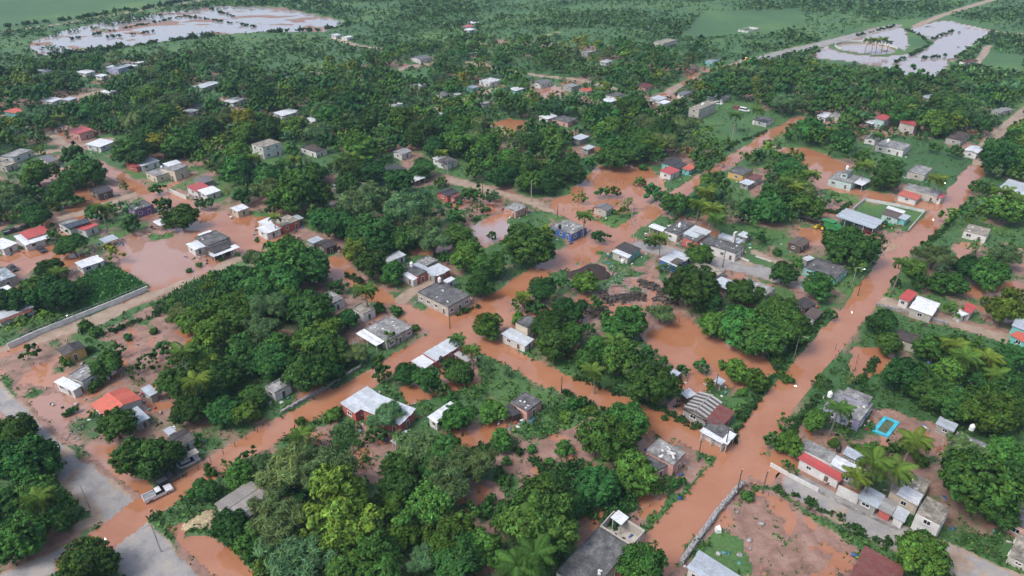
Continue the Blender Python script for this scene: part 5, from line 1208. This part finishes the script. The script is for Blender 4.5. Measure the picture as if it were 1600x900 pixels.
def heap(px, py, r, hgt, mat, name, label, cat):
    p = G(px, py); n = 18; m = 8; vs = []; fs = []; rg = random.Random(int(px))
    for j in range(m+1):
        for i in range(n):
            a = 2*math.pi*i/n; f = j/m; rr_ = r*(1-f)*(1+.18*math.sin(a*3+px)+rg.uniform(-.06, .06)); z = hgt*math.sin(f*math.pi/2)**.8*rg.uniform(.9, 1.08)-.15
            vs.append((rr_*math.cos(a)*1.35, rr_*math.sin(a), z))
    for j in range(m):
        for i in range(n): fs.append((j*n+i, j*n+(i+1) % n, (j+1)*n+(i+1) % n, (j+1)*n+i))
    o = MB().add(vs, fs).obj(name, mat, None, loc=(p.x, p.y, 0), rot=(0, 0, GA-.6)); tag(o, label, cat); LANDMARKS.append((label, p))
heap(922, 427, 5.0, 1.5, M_SOILH, 'compost_heap', 'broad black heap of earth under a thin tree', 'heap')
heap(974, 463, 1.7, .8, M_SOILH, 'earth_heap', 'small black heap on the rubble lot', 'heap')
heap(1384, 385, 3.2, .9, plain('sand', (.33, .22, .15), .9, var=.3), 'sand_heap', 'tan heap of sand below the farm lawn', 'heap')
heap(318, 815, 2.6, 1.0, plain('straw', (.34, .28, .17), .95, var=.4, scale=2.5), 'straw_heap', 'straw coloured heap left of the thatched house', 'heap')
def rock(px, py, s, label, mat=M_STONE):
    p = G(px, py); rg = np.random.default_rng(int(px)); V = np.vstack([ICO_V])*rg.uniform(.8, 1.2, (12, 1))*np.array([s, s*.8, s*.6])
    o = inst('boulder', big_mesh('boulder', V, None, ICO_F.copy(), mat), None, (p.x, p.y, .15)); tag(o, label, 'boulder', 'pale boulders on the plots')
for x, y, s, l in ((1189,819,.7,'pale boulder on the lower right flooded lot'),(1171,845,.6,'pale boulder at the lawn edge below the rubble wall'),(1152,801,.5,'pale boulder nearest the rubble wall corner'),(1155,868,.6,'pale boulder at the corner of the dark lawn'),(870,757,.6,'pale boulder in the overgrown lower plot'),(1172,858,.4,'small boulder beside the lawn boulder')): rock(x, y, s, l)
p = G(1122, 828, .4); o = MB().hexa([(-.5, -.6, -.2), (.5, -.6, -.2), (.5, .6, -.2), (-.5, .6, -.2)], [(-.35, -.5, .9), (.4, -.45, .85), (.35, .5, 1.0), (-.4, .4, .8)]).obj('white_sack', M_TANKW, None, loc=(p.x, p.y, .1)); tag(o, 'bulging white sack beside the rubble wall', 'sack')
p = G(1062, 778, .4); t = thing('water_barrel', (p.x, p.y, 0), 'blue plastic barrel at the flooded road edge', 'barrel', mark=True)
MB().tube([(0, 0, 0), (0, 0, .3), (0, 0, .6), (0, 0, .9)], [.30, .34, .34, .30], 12).obj('barrel_body', plain('blue_plastic', (.04, .12, .35), .5), t); MB().tube([(0, 0, .9), (0, 0, .95)], [.27, .27], 12).obj('lid', M_DARK, t)
p = G(973, 408, .6); t = thing('water_barrel', (p.x, p.y, 0), 'white plastic barrel before the teal house', 'barrel'); MB().tube([(0, 0, 0), (0, 0, .3), (0, 0, .9), (0, 0, 1.1)], [.5, .55, .55, .45], 12).obj('barrel_body', M_TANKW, t); MB().tube([(0, 0, 1.1), (0, 0, 1.16)], [.4, .4], 12).obj('lid', M_TANKW, t)
p = G(120, 350, 3.3); t = thing('solar_panel_array', (p.x, p.y, 3.28), 'black solar panels on the red roofed house', 'solar panels', None, GA, mark=True)
for i in range(4):
    for j in range(2): MB().box((-2.6+i*1.75, -1.1+j*2.15, .25), (1.68, 2.05, .06)).obj('panel', M_GLASS, t)
for x in (-2.6, 2.65): MB().box((x, 0, .1), (.1, 4.2, .24)).obj('mount', M_IRON, t)
for i, (x, y, l, a, lb) in enumerate(((958,428,6,.3,'long fallen log on the rubble lot'),(968,446,4,2.4,'fallen branch beside the small black heap'),(985,424,5,.5,'bare fallen trunk near the teal house'),(560,700,4,.2,'broken branch on the wet plot below the hall'))):
    p = G(x, y, .3); tag(MB().tube([(-l/2, 0, .15), (0, .2, .25), (l/2, 0, .3)], [.16, .13, .06], 6).obj('fallen_log', M_BARK, None, loc=(p.x, p.y, 0), rot=(0, 0, GA+a)), lb, 'log')
# loose rubble on the cleared lot
V = []; Q = []; base = 0; rg = np.random.default_rng(21)
for cx, cy, sx, sy, n in ((965,450,60,30,420),(1045,712,16,9,0),(1375,395,30,10,80),(1480,720,20,20,60),(120,680,20,25,60)):
    for k in range(n):
        p = G(cx+rg.normal()*sx*.5, cy+rg.normal()*sy*.5); s = rg.uniform(.08, .28); V.append(ICO_V*rg.uniform(.6, 1.3, (12, 1))*np.array([s, s, s*.6])+np.array([p.x, p.y, .08])); Q.append(ICO_F+base); base += 12
tag(inst('rubble', big_mesh('rubble', np.vstack(V), None, np.vstack(Q), M_STONE)), 'grey rubble strewn over the cleared lots', 'rubble', kind='stuff')
# household junk lying about the yards
M_JUNK = M_LEAF.copy(); M_JUNK.name = 'household_junk'
V = []; Q = []; C = []; base = 0; BX = np.array([(-1,-1,-1),(1,-1,-1),(1,1,-1),(-1,1,-1),(-1,-1,1),(1,-1,1),(1,1,1),(-1,1,1)])*.5; BF = np.array([(3,2,1,0),(4,5,6,7),(0,1,5,4),(1,2,6,5),(2,3,7,6),(3,0,4,7)])
PAL = np.array([(.6,.6,.58),(.10,.08,.07),(.05,.05,.05),(.25,.2,.16),(.08,.16,.35),(.4,.38,.36),(.35,.08,.06),(.12,.3,.3)])
for (hx, hy, hr) in HOUSE_FOOT:
    if hy > 300: continue
    for k in range(10):
        a = rg.uniform(0, 6.28); d = hr*rg.uniform(.95, 1.3)+rg.uniform(.3, 2.2); x, y = hx+math.cos(a)*d, hy+math.sin(a)*d
        if cleared(x, y): continue
        s_ = np.array([rg.uniform(.2, 1.1), rg.uniform(.15, .6), rg.uniform(.12, .55)]); b = BX*s_*rg.uniform(.85, 1.1, (8, 1)); t_ = rg.uniform(0, 3); c, q = math.cos(t_), math.sin(t_)
        V.append(np.stack([b[:, 0]*c-b[:, 1]*q+x, b[:, 0]*q+b[:, 1]*c+y, b[:, 2]+s_[2]/2+.02], 1)); Q.append(BF+base); base += 8; C.append(np.repeat(PAL[rg.integers(8)][None]*rg.uniform(.7, 1.2), 8, 0))
tag(inst('yard_clutter', big_mesh('yard_clutter', np.vstack(V), np.vstack(Q), None, M_JUNK, np.vstack(C)), color=(1, 1, 1)), 'small household clutter lying in the yards', 'clutter', kind='stuff')
# rubble and slabs on the pink ruin roof
for i in range(7):
    p = G(1042+random.uniform(-12, 14), 706+random.uniform(-6, 9), 3.9); tag(MB().box((0, 0, .1), (random.uniform(.5, 1.6), random.uniform(.2, .5), .18)).obj('broken_slab', M_TRIM, None, loc=(p.x, p.y, 3.75+i*.05), rot=(0, .1, random.uniform(0, 3))), 'broken pale slab piled on the pink rubble roof', 'slab', 'broken slabs on the pink roof')

# ------------------------------------------------------------------ the air
m = bpy.data.materials.new('haze_air'); m.use_nodes = True; N = m.node_tree.nodes; N.clear(); o_ = N.new('ShaderNodeOutputMaterial'); pv_ = N.new('ShaderNodeVolumePrincipled')
pv_.inputs['Color'].default_value = (.55, .78, 1.0, 1); pv_.inputs['Density'].default_value = .00013; pv_.inputs['Anisotropy'].default_value = 0
m.node_tree.links.new(pv_.outputs[0], o_.inputs['Volume'])
hz = MB().box((0, 4600, 58), (19500, 10000, 124)).obj('haze', m); hz['kind'] = 'stuff'
print('tris', sum(sum(len(p.vertices)-2 for p in m.polygons) if len(m.polygons) < 5000 else len(m.loops)-2*len(m.polygons) for m in bpy.data.meshes))
